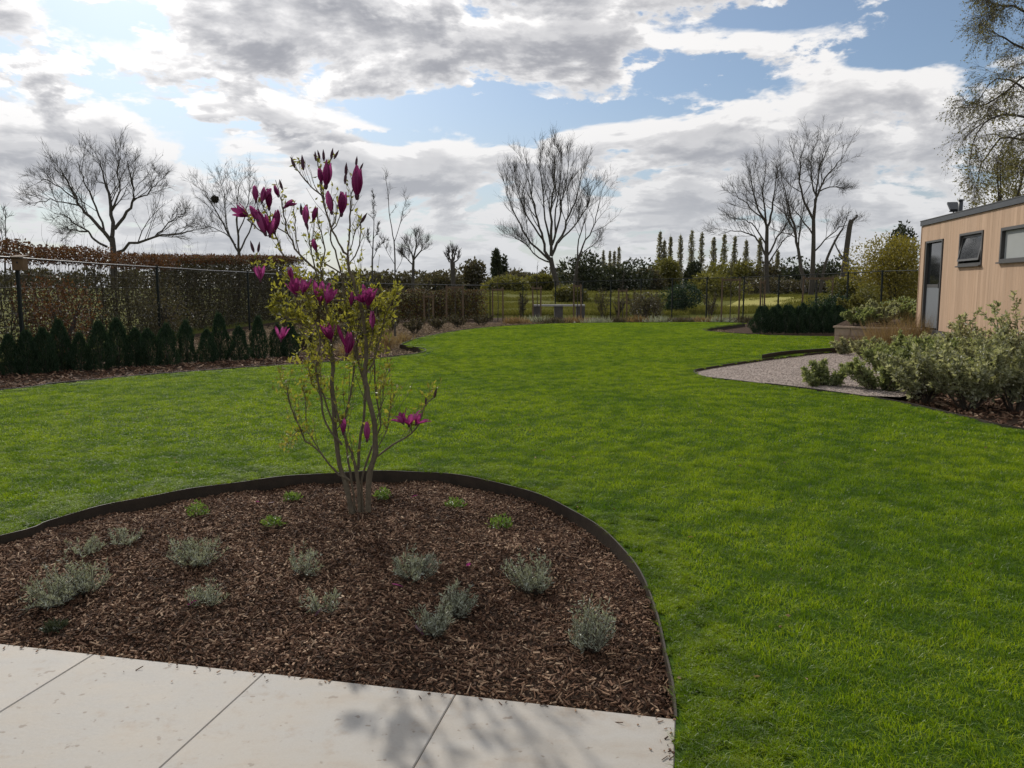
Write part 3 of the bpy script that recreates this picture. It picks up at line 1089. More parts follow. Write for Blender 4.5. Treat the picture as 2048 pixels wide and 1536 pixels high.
def sprays(acc, res, rng, per, length, rad, ang=.7, up=.25, droop=0.0, lv=1):
    """fine end twigs along all branches of level >= lv, made in one go; returns their lines"""
    P0, T0 = [], []
    for (p_, r_, l_) in res:
        if l_ < lv:
            continue
        m = per if l_ > lv else per // 2 + 1
        t_ = rng.uniform(.15, 1.0, m) * (len(p_) - 1)
        i_ = np.minimum(t_.astype(int), len(p_) - 2)
        f_ = (t_ - i_)[:, None]
        P0.append(p_[i_] * (1 - f_) + p_[i_ + 1] * f_)
        T0.append(p_[i_ + 1] - p_[i_])
    if not P0:
        return None
    P0, T0 = np.concatenate(P0), np.concatenate(T0)
    n = len(P0)
    T0 /= np.linalg.norm(T0, axis=1)[:, None] + 1e-9
    D = T0 + rand_dirs(n, rng) * ang + np.array([0, 0, up])
    D /= np.linalg.norm(D, axis=1)[:, None]
    L = length * rng.uniform(.4, 1.3, n)
    D2 = D + rng.normal(0, .25, (n, 3)) + np.array([0, 0, .2 * up - droop])
    D2 /= np.linalg.norm(D2, axis=1)[:, None]
    P1 = P0 + D * (L * .5)[:, None]
    P2 = P1 + D2 * (L * .5)[:, None]
    u = np.cross(D, rng.normal(size=(n, 3)))
    u /= np.linalg.norm(u, axis=1)[:, None]
    w = np.cross(D, u)
    V = []
    for (q, r) in ((P0, rad), (P1, rad * .75), (P2, rad * .4)):
        for k_ in range(3):
            a_ = k_ * 2.0944
            V.append(q + (u * math.cos(a_) + w * math.sin(a_)) * r)
    V = np.stack(V, axis=1).reshape(-1, 3)
    b = (np.arange(n) * 9)[:, None]
    F = []
    for s_ in (0, 3):
        for k_ in range(3):
            k2 = (k_ + 1) % 3
            F.append(np.concatenate([b + s_ + k_, b + s_ + k2, b + s_ + 3 + k2, b + s_ + 3 + k_], axis=1))
    acc.add(V, np.concatenate(F, axis=0))
    return P0, P1, P2


def limb_tree(name, label, depth, limbs, seed, r0, maxl=2, n=(7, 6), ratio=(.42, .5), up=.25, minr=.010, base=None, group=None,
              cat='tree', mat=None, ang=(28, 58), spread=.25, droop=0.0, twigmat=None, tmin=.3, per=5, twig=.9):
    """tree whose main limbs follow the given lines; finer growth comes by itself.
    limbs: list of (points in view, start radius factor, end radius factor)"""
    rng = np.random.default_rng(seed)
    bp = at(*(base or limbs[0][0][0]), depth)
    root = thing(name, label, cat, (bp.x, bp.y, bp.z), 0, group)
    trunk, crown = Acc(), Acc()
    tips = []
    allres = []
    for li, (pl, fa, fb) in enumerate(limbs):
        sl = 0.0 if li == 0 else rng.uniform(-spread, spread)
        pw = []
        acc_len = 0.0
        for i, q in enumerate(pl):
            if i:
                acc_len += math.hypot(q[0] - pl[i - 1][0], q[1] - pl[i - 1][1]) * depth / FPX
            pw.append(np.array(at(q[0], q[1], depth + sl * acc_len)))
        pw = smooth_line(pw, 3)
        res = []
        if li == 0:
            res.append((np.array(pw), np.linspace(r0 * fa, r0 * fb, len(pw)), 0))
        else:
            wob = np.array(pw)
            wob[1:-1] += rng.normal(0, r0 * .22, (len(wob) - 2, 3))
            grow(rng, wob, r0 * fa, r0 * fb, 0, maxl, res, n, ratio, ang, up, tmin, minr, droop)
        for (p_, r_, l_) in res:
            (trunk if l_ == 0 else crown).tube(p_, r_, 7 if l_ == 0 else (4 if l_ == 1 else 3))
        allres += res
    if per:
        tips = sprays(crown, allres, rng, per, twig, minr * .8, .75, up, droop)
    obj('trunk', trunk.mesh('trunk', True, bp), mat or M_DARKBARK, root)
    obj('crown', crown.mesh('crown', False, bp), twigmat or mat or M_DARKBARK, root)
    return root, tips, bp


# ------------------------------------------------------------------ bare trees beyond the fences
limb_tree('bare_tree', 'wide bare tree with a long low limb to the right, behind the left fence', 60, [
    ([(228, 580), (228, 540), (227, 505), (224, 475)], 1.0, .75),
    ([(232, 508), (260, 491), (310, 475), (350, 468), (385, 462)], .48, .12),
    ([(308, 475), (325, 460), (345, 440), (370, 425)], .25, .08),
    ([(222, 482), (200, 455), (170, 425), (152, 395), (132, 362), (120, 335)], .58, .10),
    ([(224, 475), (223, 430), (218, 385), (206, 355), (200, 320)], .62, .12),
    ([(229, 458), (255, 425), (268, 395), (260, 350), (255, 322)], .50, .10),
    ([(268, 398), (295, 388), (310, 372), (322, 352)], .22, .06),
    ([(215, 494), (190, 480), (175, 462), (145, 445), (132, 430), (108, 427)], .36, .08),
    ([(176, 463), (150, 461), (128, 470)], .2, .06),
    ([(210, 470), (195, 430), (180, 385), (165, 350), (155, 325)], .34, .08),
    ([(150, 398), (120, 375), (92, 360), (75, 365)], .22, .06),
    ([(160, 412), (125, 405), (90, 400), (68, 412)], .22, .06),
    ([(222, 420), (238, 380), (236, 340), (240, 312)], .28, .08),
], 3, .26, n=(10, 7), ratio=(.58, .55), minr=.010, per=4, twig=.6)

_, _, _bp = limb_tree('bare_tree', 'slender bare tree holding a dark round nest, left of the magnolia flowers', 58, [
    ([(478, 560), (478, 530), (478, 505)], 1.0, .9),
    ([(478, 505), (458, 470), (440, 435), (422, 405), (404, 372)], .62, .1),
    ([(478, 505), (475, 455), (474, 405), (482, 362)], .7, .1),
    ([(479, 503), (498, 465), (512, 425), (520, 385)], .55, .1),
    ([(472, 490), (450, 468), (425, 455), (402, 452)], .35, .08),
    ([(476, 470), (490, 430), (498, 390), (500, 360)], .4, .08),
    ([(460, 473), (450, 430), (448, 390), (440, 360)], .35, .08),
], 5, .13, n=(10, 6), ratio=(.55, .55), minr=.008, up=.3, per=4, twig=.5)
a = Acc()
c = at(430, 398, 57.6)
rn = np.random.default_rng(1)
for i in range(130):
    d = rand_dirs(1, rn)[0]
    e = rand_dirs(1, rn)[0]
    a.tube([np.array(d) * .18 - e * .16, np.array(d) * .22, np.array(d) * .18 + e * .16], [.02, .026, .02], 3)
o = obj('bird_nest', a.mesh('bird_nest'), M_NEST)
o.location = c
tag(o, 'dark round bird nest high in the slender bare tree', 'nest')

limb_tree('bare_tree', 'tall fan-shaped bare tree standing alone in the middle of the view', 95, [
    ([(1117, 590), (1112, 560), (1105, 535), (1101, 515)], 1.0, .8),
    ([(1100, 518), (1088, 490), (1079, 455), (1070, 410), (1060, 370), (1045, 325)], .55, .08),
    ([(1102, 512), (1101, 460), (1104, 410), (1108, 355), (1110, 302)], .58, .08),
    ([(1103, 512), (1124, 470), (1140, 430), (1154, 390), (1162, 335)], .52, .08),
    ([(1098, 520), (1062, 485), (1040, 445), (1018, 400), (1012, 372)], .42, .06),
    ([(1098, 524), (1068, 507), (1040, 482), (1020, 470)], .3, .06),
    ([(1101, 490), (1092, 440), (1086, 380), (1080, 318)], .42, .06),
    ([(1104, 490), (1118, 440), (1130, 380), (1136, 312)], .42, .06),
    ([(1116, 486), (1148, 450), (1172, 420), (1186, 380)], .34, .06),
    ([(1085, 478), (1058, 440), (1040, 395), (1030, 350)], .34, .06),
    ([(1110, 475), (1112, 420), (1122, 360), (1124, 305)], .34, .06),
], 8, .34, n=(12, 8), ratio=(.42, .55), up=.45, minr=.012, ang=(16, 42), per=4, twig=1.1)
limb_tree('bare_tree', 'smaller bare tree leaning right, just behind the fan-shaped tree', 110, [
    ([(1146, 590), (1150, 555), (1155, 525)], 1.0, .8),
    ([(1155, 525), (1166, 490), (1184, 460), (1196, 420), (1202, 380)], .7, .1),
    ([(1156, 520), (1158, 480), (1172, 430), (1180, 400)], .55, .1),
    ([(1160, 510), (1185, 492), (1204, 470)], .4, .1),
], 9, .2, n=(10, 7), ratio=(.55, .55), up=.35, minr=.012, per=4, twig=.9)
limb_tree('bare_tree', 'spreading bare tree with arching low branches, behind the poplar row', 85, [
    ([(1534, 590), (1533, 545), (1533, 500), (1534, 455)], 1.0, .62),
    ([(1534, 455), (1520, 425), (1507, 390), (1502, 350)], .5, .08),
    ([(1534, 455), (1545, 420), (1548, 380), (1556, 340)], .5, .08),
    ([(1533, 470), (1530, 420), (1526, 370), (1530, 330)], .45, .08),
    ([(1533, 515), (1515, 480), (1490, 466), (1460, 464), (1436, 470)], .4, .06),
    ([(1533, 490), (1510, 455), (1490, 440), (1462, 436)], .32, .06),
    ([(1536, 510), (1556, 475), (1572, 450), (1584, 430)], .4, .06),
    ([(1536, 530), (1560, 490), (1580, 470), (1592, 462)], .3, .06),
    ([(1528, 440), (1500, 415), (1478, 395), (1465, 380)], .3, .06),
], 12, .28, n=(10, 7), ratio=(.56, .55), minr=.011, per=4, twig=.8)
limb_tree('bare_tree', 'tallest bare tree, twin stems leaning apart, right of the poplars', 82, [
    ([(1622, 590), (1624, 560), (1626, 520), (1627, 480), (1627, 440)], 1.0, .6),
    ([(1612, 585), (1602, 540), (1596, 500), (1586, 450), (1574, 400), (1562, 345)], .8, .08),
    ([(1627, 442), (1632, 400), (1646, 365), (1668, 335), (1690, 310)], .52, .08),
    ([(1627, 440), (1608, 405), (1600, 365), (1600, 320), (1612, 285)], .48, .08),
    ([(1627, 430), (1634, 380), (1640, 330), (1662, 285)], .42, .08),
    ([(1640, 382), (1668, 372), (1695, 378)], .25, .06),
    ([(1626, 470), (1600, 430), (1580, 410)], .3, .06),
    ([(1626, 505), (1650, 480), (1678, 455), (1705, 448)], .3, .06),
    ([(1590, 470), (1572, 430), (1566, 400)], .3, .06),
    ([(1634, 395), (1622, 340), (1628, 300)], .3, .06),
], 13, .29, n=(10, 7), ratio=(.54, .55), minr=.011, per=4, twig=.8)
limb_tree('dead_tree', 'broken leaning stump with a split top, right of the twin-stemmed tree', 80, [
    ([(1684, 585), (1688, 540), (1693, 500), (1699, 455), (1703, 440)], 1.0, .75),
    ([(1702, 446), (1709, 436), (1712, 430)], .45, .2),
    ([(1688, 525), (1675, 497), (1668, 480)], .35, .1),
], 14, .30, maxl=1, n=(3, 2), ratio=(.3, .4), minr=.02, per=3, twig=.5)
limb_tree('dead_tree', 'thin leaning dead stem beside the broken stump', 81, [
    ([(1640, 585), (1650, 530), (1666, 490), (1682, 462)], 1.0, .5),
    ([(1682, 462), (1692, 440), (1698, 425)], .4, .1),
], 15, .17, maxl=1, n=(4, 2), ratio=(.3, .4), minr=.02, per=4, twig=.5)
limb_tree('bare_tree', 'small dense bare tree with a domed top, right of the magnolia', 70, [
    ([(826, 585), (826, 550), (827, 522)], 1.0, .8),
    ([(827, 522), (820, 500), (814, 485)], .6, .1),
    ([(827, 522), (831, 495), (832, 472)], .7, .1),
    ([(827, 520), (842, 500), (848, 486)], .6, .1),
    ([(826, 530), (812, 515), (803, 508)], .4, .1),
], 16, .14, n=(10, 6), ratio=(.7, .5), up=.4, minr=.009, per=4, twig=.5)
limb_tree('pollarded_tree', 'short pollarded tree with a knuckled head above the brown hedge', 62, [
    ([(907, 585), (906, 550), (905, 525)], 1.0, 1.1),
    ([(905, 525), (899, 512), (897, 500)], .55, .2),
    ([(905, 525), (905, 510), (904, 499)], .55, .2),
    ([(905, 525), (910, 512), (913, 501)], .5, .2),
    ([(905, 527), (914, 519), (918, 510)], .4, .15),
    ([(905, 527), (896, 519), (892, 511)], .4, .15),
], 17, .17, maxl=2, n=(5, 3), ratio=(.5, .4), up=.5, minr=.014, per=5, twig=.35)
limb_tree('sapling', 'thin bare sapling with a forked top behind the magnolia', 21.5, [
    ([(790, 672), (790, 600), (790, 520), (788, 480)], 1.0, .6),
    ([(788, 480), (780, 440), (776, 390), (770, 345)], .55, .2),
    ([(788, 485), (800, 450), (806, 420), (812, 395)], .4, .15),
    ([(790, 530), (772, 500), (762, 475)], .3, .12),
    ([(790, 545), (806, 515), (815, 480)], .3, .12),
], 18, .026, maxl=2, n=(6, 3), ratio=(.28, .4), up=.35, minr=.0035, per=3, twig=.15)
limb_tree('sapling', 'young bare sapling with stubby buds, left of the forked sapling', 20.5, [
    ([(744, 678), (745, 600), (745, 520), (747, 470)], 1.0, .5),
    ([(747, 470), (748, 430), (748, 388)], .45, .2),
    ([(745, 520), (757, 495), (772, 482)], .35, .15),
    ([(746, 500), (738, 480), (734, 462)], .3, .15),
    ([(746, 480), (754, 465), (757, 450)], .3, .15),
], 19, .026, maxl=2, n=(9, 3), ratio=(.2, .4), up=.35, minr=.005, per=3, twig=.1)
limb_tree('sapling', 'single thin shoot above the brown hedge at the left border', 24, [
    ([(10, 600), (10, 540), (11, 480)], 1.0, .7),
    ([(11, 490), (11, 450), (12, 420)], .6, .2),
    ([(11, 500), (4, 470), (2, 455)], .4, .2),
], 20, .03, maxl=2, n=(6, 3), ratio=(.3, .4), up=.4, minr=.005, per=3, twig=.2)


# ------------------------------------------------------------------ leafy masses
def blob_crown(rng, n, size, leaf, wid, lobes=9, flat=1.0, up=.2, shell=.55):
    """uneven crown: leaves gathered in clumps through the volume; base at z = 0"""
    acc_ = Acc()
    P, A_ = [], []
    sx_, sy_, sz_ = size
    cen = []
    for i in range(lobes):
        d = rand_dirs(1, rng)[0]
        rr = rng.uniform(.25, .72)
        cen.append((d * rr * np.array([.5 * sx_, .5 * sy_, .5 * sz_]) + np.array([0, 0, .5 * sz_]), rng.uniform(.28, .5)))
    cen.append((np.array([0, 0, .4 * sz_]), .62))
    per = n // len(cen)
    for (c_, r_) in cen:
        d = rand_dirs(per, rng)
        rad_ = rng.uniform(shell, 1.0, per) ** .7 * rng.uniform(.85, 1.12, per)
        p_ = c_ + d * rad_[:, None] * np.array([.5 * sx_, .5 * sy_, .5 * sz_]) * r_ * 1.25
        p_[:, 2] = np.abs(p_[:, 2])
        ax = d * .7 + rand_dirs(per, rng) * .8 + np.array([0, 0, up])
        P.append(p_)
        A_.append(ax)
    P, A_ = np.concatenate(P), np.concatenate(A_)
    lo, hi = np.percentile(P, 1.0, axis=0), np.percentile(P, 99.3, axis=0)
    P[:, 0] = (P[:, 0] - (lo[0] + hi[0]) / 2) / (hi[0] - lo[0]) * sx_
    P[:, 1] = (P[:, 1] - (lo[1] + hi[1]) / 2) / (hi[1] - lo[1]) * sy_
    P[:, 2] = np.maximum(0, P[:, 2] - lo[2]) / (hi[2] - lo[2]) * sz_
    m_ = len(P)
    leaf_quads(acc_, P, A_, leaf * rng.uniform(.6, 1.3, m_), wid * rng.uniform(.7, 1.2, m_), .2, rng)
    return acc_


def bush(name, label, px, py_base, py_top, wpx, depth, mat, seed, cat='tree', n=2600, leaf=None, lobes=10, group=None, stem=True, zb=None):
    rng = np.random.default_rng(seed)
    c_ = at(px, py_base, depth)
    top = at(px, py_top, depth).z
    z0 = zb if zb is not None else min(c_.z, tz(c_.x, depth))
    h = top - z0
    w = wpx * depth / FPX
    root = thing(name, label, cat, (c_.x, depth, z0), 0, group)
    lf = leaf or max(.05, depth * .0045)
    obj('crown', blob_crown(rng, n, (w, w * .9, h), lf, lf * .6, lobes).mesh('crown'), mat, root)
    if stem:
        a_ = Acc()
        for k_ in range(5):
            d = rand_dirs(1, rng)[0] * w * .25
            a_.tube([(0, 0, -.1), (d[0] * .3, d[1] * .3, h * .35), (d[0], d[1], h * .75)], [w * .025 + .01, w * .018 + .006, .006], 5)
        obj('trunk', a_.mesh('trunk'), M_DARKBARK, root)
    return root


# poplars
rp = random.Random(4)
POP = [(1318, 466, 11), (1327, 480, 10), (1339, 467, 9), (1359, 465, 7), (1381, 464, 9), (1401, 468, 10), (1425, 470, 10), (1446, 471, 9), (1467, 476, 10), (1490, 480, 9),
       (1517, 474, 9), (1206, 497, 6), (1219, 500, 6), (1228, 496, 6), (1237, 497, 6), (1553, 500, 8)]
for i, (px, top, wpx) in enumerate(sorted(POP)):
    rng = np.random.default_rng(100 + i)
    dep = 230 if px > 1300 else 300
    c_ = at(px, 572, dep)
    z0 = tz(c_.x, dep)
    h = (at(px, top, dep).z - z0) * rp.uniform(.90, 1.03)
    w = rp.uniform(1.0, 1.7) * wpx * dep / FPX
    far_ = px < 1300
    lab = ('slim far poplar, %s from the left of the four left of the poplar row' % ORD[i]) if far_ else 'slim upright poplar, %s from the left in the row on the horizon' % ORD[i - 4]
    root = thing('poplar_tree', lab, 'tree', (c_.x, dep, z0), 0, 'poplars on the horizon')
    t_, cr = Acc(), Acc()
    t_.tube([(0, 0, 0), (0, 0, h * .5), (0, 0, h)], [.32, .2, .05], 5)
    nb = 70
    for k_ in range(nb):
        f = rng.uniform(.12, .97)
        a_ = rng.uniform(0, 6.28)
        env = w * .5 * math.sin(math.pi * min(1, (f + .12))) ** .6 * rng.uniform(.6, 1.2)
        p0 = np.array([0, 0, f * h])
        p1 = p0 + np.array([math.cos(a_) * env, math.sin(a_) * env, h * rng.uniform(.07, .13)])
        cr.tube([p0, (p0 + p1) / 2 + np.array([math.cos(a_), math.sin(a_), 0]) * env * .2, p1], [.07, .05, .03], 3)
    nl = 700
    f = rng.uniform(.1, 1.0, nl)
    a_ = rng.uniform(0, 6.28, nl)
    env = w * .5 * np.sin(np.pi * np.minimum(1, f * .88 + .12)) ** .6 * np.sqrt(rng.uniform(0, 1, nl))
    leaf_quads(cr, np.stack([np.cos(a_) * env, np.sin(a_) * env, f * h], axis=1), rand_dirs(nl, rng, .8), .7, .32, .2, rng)
    obj('trunk', t_.mesh('trunk'), M_TWIG, root)
    obj('crown', cr.mesh('crown'), M_POPLAR, root)

FAR = [
    # px, base, top, width, depth, material, label
    (1160, 592, 510, 82, 125, 'D', 'rounded dark evergreen directly right of the fan-shaped tree'),
    (1248, 592, 524, 100, 130, 'D', 'broad dark evergreen below the four slim far poplars'),
    (1205, 592, 540, 60, 135, 'D', 'lower dark bush between the two dark evergreens'),
    (1300, 590, 540, 60, 150, 'T', 'low brown bush right of the broad dark evergreen'),
    (1330, 592, 520, 50, 160, 'O', 'olive bush at the foot of the first poplars'),
    (1385, 590, 528, 26, 140, 'D', 'narrow dark upright bush in front of the poplar row'),
    (1425, 592, 528, 75, 145, 'O', 'yellowish olive bush in front of the middle poplars'),
    (1480, 592, 526, 70, 150, 'O', 'olive bush under the right end of the poplar row'),
    (1540, 592, 526, 80, 150, 'T', 'brown bush under the arching bare tree'),
    (1600, 592, 520, 80, 145, 'D', 'dark hedge tree below the twin-stemmed bare tree'),
    (1665, 592, 518, 80, 140, 'D', 'dark hedge tree below the broken stump'),
    (1720, 592, 540, 60, 130, 'O', 'olive bush left of the yellow willow'),
    (995, 590, 505, 17, 170, 'D', 'narrow dark conifer on the horizon left of the fan-shaped tree'),
    (1007, 590, 520, 13, 172, 'D', 'smaller dark conifer beside the narrow one'),
    (940, 592, 525, 55, 180, 'T', 'bare brownish tree top right of the pollarded tree'),
    (1050, 590, 545, 75, 150, 'T', 'low brown bush at the left foot of the fan-shaped tree'),
    (880, 592, 545, 90, 160, 'T', 'low brown thicket behind the pollarded tree'),
    (800, 592, 545, 110, 150, 'T', 'brown thicket right behind the magnolia top'),
    (690, 592, 545, 140, 150, 'T', 'brown thicket behind the upper magnolia branches'),
    (1085, 592, 552, 60, 140, 'O', 'pale olive bush beneath the fan-shaped tree'),
    (1795, 560, 455, 55, 95, 'D', 'dark tree top peeping over the yellow willow'),
    (1010, 590, 555, 80, 130, 'O', 'low olive bush between conifers and fan-shaped tree'),
    (1440, 605, 546, 110, 75, 'O', 'wide yellowish bush just behind the far fence, right of the dark rounded bush'),
    (1545, 590, 558, 130, 100, 'T', 'brown brush at the foot of the arching bare tree'),
    (1650, 590, 556, 110, 100, 'T', 'brown brush at the foot of the broken stump'),
    (1140, 600, 575, 60, 80, 'O', 'pale olive brush behind the stone bench'),
    (1690, 600, 560, 70, 62, 'O', 'olive bush on the pale strip left of the yellow willow'),
]
FM = {'D': M_DARKEV, 'T': M_THICKET, 'O': M_OLIVE}
for i, (px, b_, t_, w_, dp, mk, lab) in enumerate(FAR):
    bush('far_tree' if w_ < 30 or mk == 'D' else 'far_bush', lab, px, b_, t_, w_, dp, FM[mk], 200 + i, 'tree' if mk == 'D' else 'bush', n=2600, leaf=dp * .0042)
# distant wood along the horizon
acc_ = Acc()
rw = np.random.default_rng(77)
for i in range(150):
    x_ = -330 + i * 4.6 + rw.uniform(-2, 2)
    d_ = rw.uniform(330, 380)
    h_ = rw.uniform(4.5, 8.5) + 2.0 * math.sin(x_ * .03)
    cr = blob_crown(rw, 230, (rw.uniform(7, 12), 8, h_), 1.5, .9, 4)
    for v_, f_ in zip(cr.v, cr.f):
        pass
    vv_ = np.concatenate(cr.v) + np.array([x_, d_, tz(x_, d_)])
    acc_.add(vv_, np.concatenate(cr.f))
obj('distant_wood', acc_.mesh('distant_wood'), M_THICKET, kind='stuff', label='brown wood along the horizon')

bush('willow_tree', 'yellow olive weeping willow left of the wooden building', 1785, 620, 476, 150, 52, M_WILLOW, 301, 'tree', n=16000, leaf=.15, lobes=20)
bush('round_bush', 'dark rounded bush behind the middle of the far fence', 1358, 632, 568, 76, 50, M_YEW, 302, 'bush', n=5000, leaf=.12, lobes=4)
bush('round_bush', 'dark domed bush behind the small yew block', 1662, 645, 590, 96, 34, M_YEW, 303, 'bush', n=6000, leaf=.08, lobes=4)
bush('garden_bush', 'loose olive bush between the dark dome and the wooden building', 1770, 650, 600, 120, 30, M_SHRUBG, 304, 'bush', n=3500, leaf=.09, zb=-.1)
bush('garden_bush', 'low brown bush by the far fence left of the dark rounded bush', 1290, 640, 585, 60, 41.5, M_THICKET, 305, 'bush', n=2500, leaf=.10, zb=-.1)
bush('garden_bush', 'small green bush in front of the willow', 1725, 640, 570, 60, 44, M_OLIVE, 306, 'bush', n=2500, leaf=.12, zb=-.1)

# ------------------------------------------------------------------ hedges behind the left fence
def hedge(name, label, line, wid, h, n, mats, seed, leaf=.07, hvar=.12, z0=-.1):
    """clipped or loose hedge along a line of (x, y, height)"""
    rng = np.random.default_rng(seed)
    L = np.array(line, dtype=float)
    seg = np.linalg.norm(np.diff(L[:, :2], axis=0), axis=1)
    cum = np.concatenate([[0], np.cumsum(seg)])
    org = (L[0][0], L[0][1], z0)
    root = thing(name, label, 'hedge', org)

    def along(t):
        return np.stack([np.interp(t, cum, L[:, k_]) for k_ in range(3)], axis=1)
    st_ = Acc()
    k_ = 0.0
    while k_ < cum[-1]:
        p_ = along(np.array([k_]))[0]
        dx, dy = rng.normal(0, wid * .25, 2)
        hh = p_[2] * rng.uniform(.85, 1.05)
        q = [np.array([p_[0] + dx * .3, p_[1] + dy * .3, z0]), np.array([p_[0] + dx, p_[1] + dy, z0 + hh * .5]), np.array([p_[0] + dx + rng.normal(0, .15), p_[1] + dy + rng.normal(0, .15), z0 + hh])]
        res = []
        grow(rng, q, .022, .006, 0, 1, res, (9,), (.4,), (20, 45), .5, .1, .004)
        for (pp_, rr_, l_) in res:
            st_.tube(pp_, rr_, 3)
        k_ += rng.uniform(.12, .3)
    obj('stems', st_.mesh('stems', False, org), M_TWIG, root)
    for nm, m_, frac, zlo, zhi in mats:
        m = int(n * frac)
        t_ = rng.uniform(0, cum[-1], m)
        P_ = along(t_)
        lump = 1 + hvar * np.sin(t_ * 2.3) * np.sin(t_ * .9 + 1)
        zf = rng.uniform(zlo, zhi, m)
        off = rng.uniform(-.5, .5, (m, 2)) * wid
        pos = np.stack([P_[:, 0] + off[:, 0], P_[:, 1] + off[:, 1], z0 + zf * P_[:, 2] * lump], axis=1)
        a_ = Acc()
        leaf_quads(a_, pos, rand_dirs(m, rng), leaf * rng.uniform(.6, 1.3, m), leaf * .6, .2, rng)
        obj(nm, a_.mesh(nm, False, org), m_, root, kind='stuff')
    return root


hedge('beech_hedge', 'tall copper brown beech hedge behind the left fence', [(-12.1, 9, 2.78), (-12.2, 20, 2.80), (-12.4, 29, 2.78)], 1.0, 2.7, 36000,
      [('brown_leaves', M_BEECH, .34, .84, 1.0), ('thicket_leaves', M_THICKET, .66, .02, .74)], 41, .085, .03)
hedge('clipped_hedge', 'flat-topped dark brown hedge ending behind the magnolia', [(-13.0, 29.5, 2.85), (-12.6, 44, 3.38), (-12.2, 45.5, 3.42)], 1.3, 3.3, 46000,
      [('brown_leaves', M_BEECH, .22, .9, 1.0), ('thicket_leaves', M_THICKET, .78, .02, .98)], 42, .10, .02)
hedge('young_hedge', 'low brown hedge inside the back fence, right of the magnolia', [(-9.6, 36.5, 1.55), (-6.5, 40.0, 1.6), (-3.6, 42.0, 1.6), (-1.6, 43.2, 1.55)], .8, 1.6, 30000,
      [('brown_leaves', M_BEECH, .35, .05, 1.0), ('thicket_leaves', M_THICKET, .65, .02, 1.0)], 43, .09, .05)

# thicket in the neighbouring ground, seen between fence and hedge
bush('garden_bush', 'reddish brown bush behind the first post of the left fence', 130, 720, 560, 160, 18.2, M_BEECH, 311, 'bush', n=2500, leaf=.07, zb=-.1)
bush('garden_bush', 'olive brown bush behind the second post of the left fence', 330, 700, 570, 150, 24.5, M_THICKET, 312, 'bush', n=2500, leaf=.08, zb=-.1)

# ------------------------------------------------------------------ fences
def fence(label, line, ztop, posts, seed, group='wire fences round the garden', rail=True, wire=.05, rw_=.004, z0=-.12, railmat=None, rails=(1.0,)):
    """posts, top rail and welded wire between (x, y, ztop) corners"""
    org = (line[0][0], line[0][1], z0)
    root = thing('wire_fence', label, 'fence', org, 0, group)
    L = np.array([(q[0], q[1], zt) for q, zt in zip(line, ztop)])
    pm = Acc()
    pm.box((-.03, -.03, 0), (.03, .03, 1.0))
    pm.box((-.036, -.036, 1.0), (.036, .036, 1.012))
    pme = pm.mesh('post')
    for (x_, y_, zt) in posts:
        o = obj('post', pme, M_FENCE, root)
        o.location = (x_ - org[0], y_ - org[1], 0)
        o.scale = (1, 1, zt - z0 + .02)
    for i in range(len(L) - 1):
        p0, p1 = L[i], L[i + 1]
        if rail:
            a_ = Acc()
            a_.tube([p0 - np.array(org), (p0 + p1) / 2 - np.array(org) + np.array([0, 0, -.012]), p1 - np.array(org)], [.018, .018, .018], 8)
            obj('rail', a_.mesh('rail', True), railmat or M_RAIL, root)
        a_ = Acc()
        ln = np.linalg.norm((p1 - p0)[:2])
        nn = int(ln / wire)
        for k_ in range(nn):
            f = (k_ + .5) / nn
            q = p0 * (1 - f) + p1 * f
            a_.tube([(q[0] - org[0], q[1] - org[1], .03), (q[0] - org[0], q[1] - org[1], q[2] - z0 - .02)], [rw_ * .5] * 2, 3)
        for zf in np.linspace(.06, .97, 9):
            a_.tube([(p0[0] - org[0], p0[1] - org[1], (p0[2] - z0) * zf), (p1[0] - org[0], p1[1] - org[1], (p1[2] - z0) * zf)], [rw_ * .4] * 2, 3)
        obj('wire_panel', a_.mesh('wire_panel'), M_FENCE, root)
    return root


fa = [(-10.05, 8.0), (-10.10, 16.5), (-10.55, 24.0), (-10.48, 32.0), (-10.55, 38.2)]
fence('dark wire fence with a shiny top rail along the left hedge', fa, [2.2] * 5, [(q[0], q[1], 2.2) for q in fa], 1)
fb = [(-10.55, 38.3), (-7.4, 40.5), (-4.0, 42.0), (-1.2, 44.0)]
fence('lower wire fence along the brown hedge, right of the magnolia', fb, [1.9, 1.82, 1.75, 1.72], [(q[0], q[1], z_) for q, z_ in zip(fb[1:], [1.82, 1.75, 1.72])], 2)
fc = [(-1.2, 44.05), (2.4, 44.6), (5.4, 44.0), (8.4, 42.2), (11.4, 39.6), (13.9, 36.8), (15.6, 34.0), (16.6, 31.0)]
zc = [1.80, 1.90, 1.98, 2.05, 2.1, 2.2, 2.28, 2.3]
fence('far wire fence closing the garden in front of the fields', fc, zc, [(q[0], q[1], z_) for q, z_ in zip(fc[1:], zc[1:])] + [(.6, 44.35, 1.85), (3.9, 44.33, 1.95), (6.9, 43.12, 2.02), (9.9, 40.92, 2.08), (12.65, 38.22, 2.15), (14.75, 35.42, 2.25)], 3, railmat=M_FENCE)

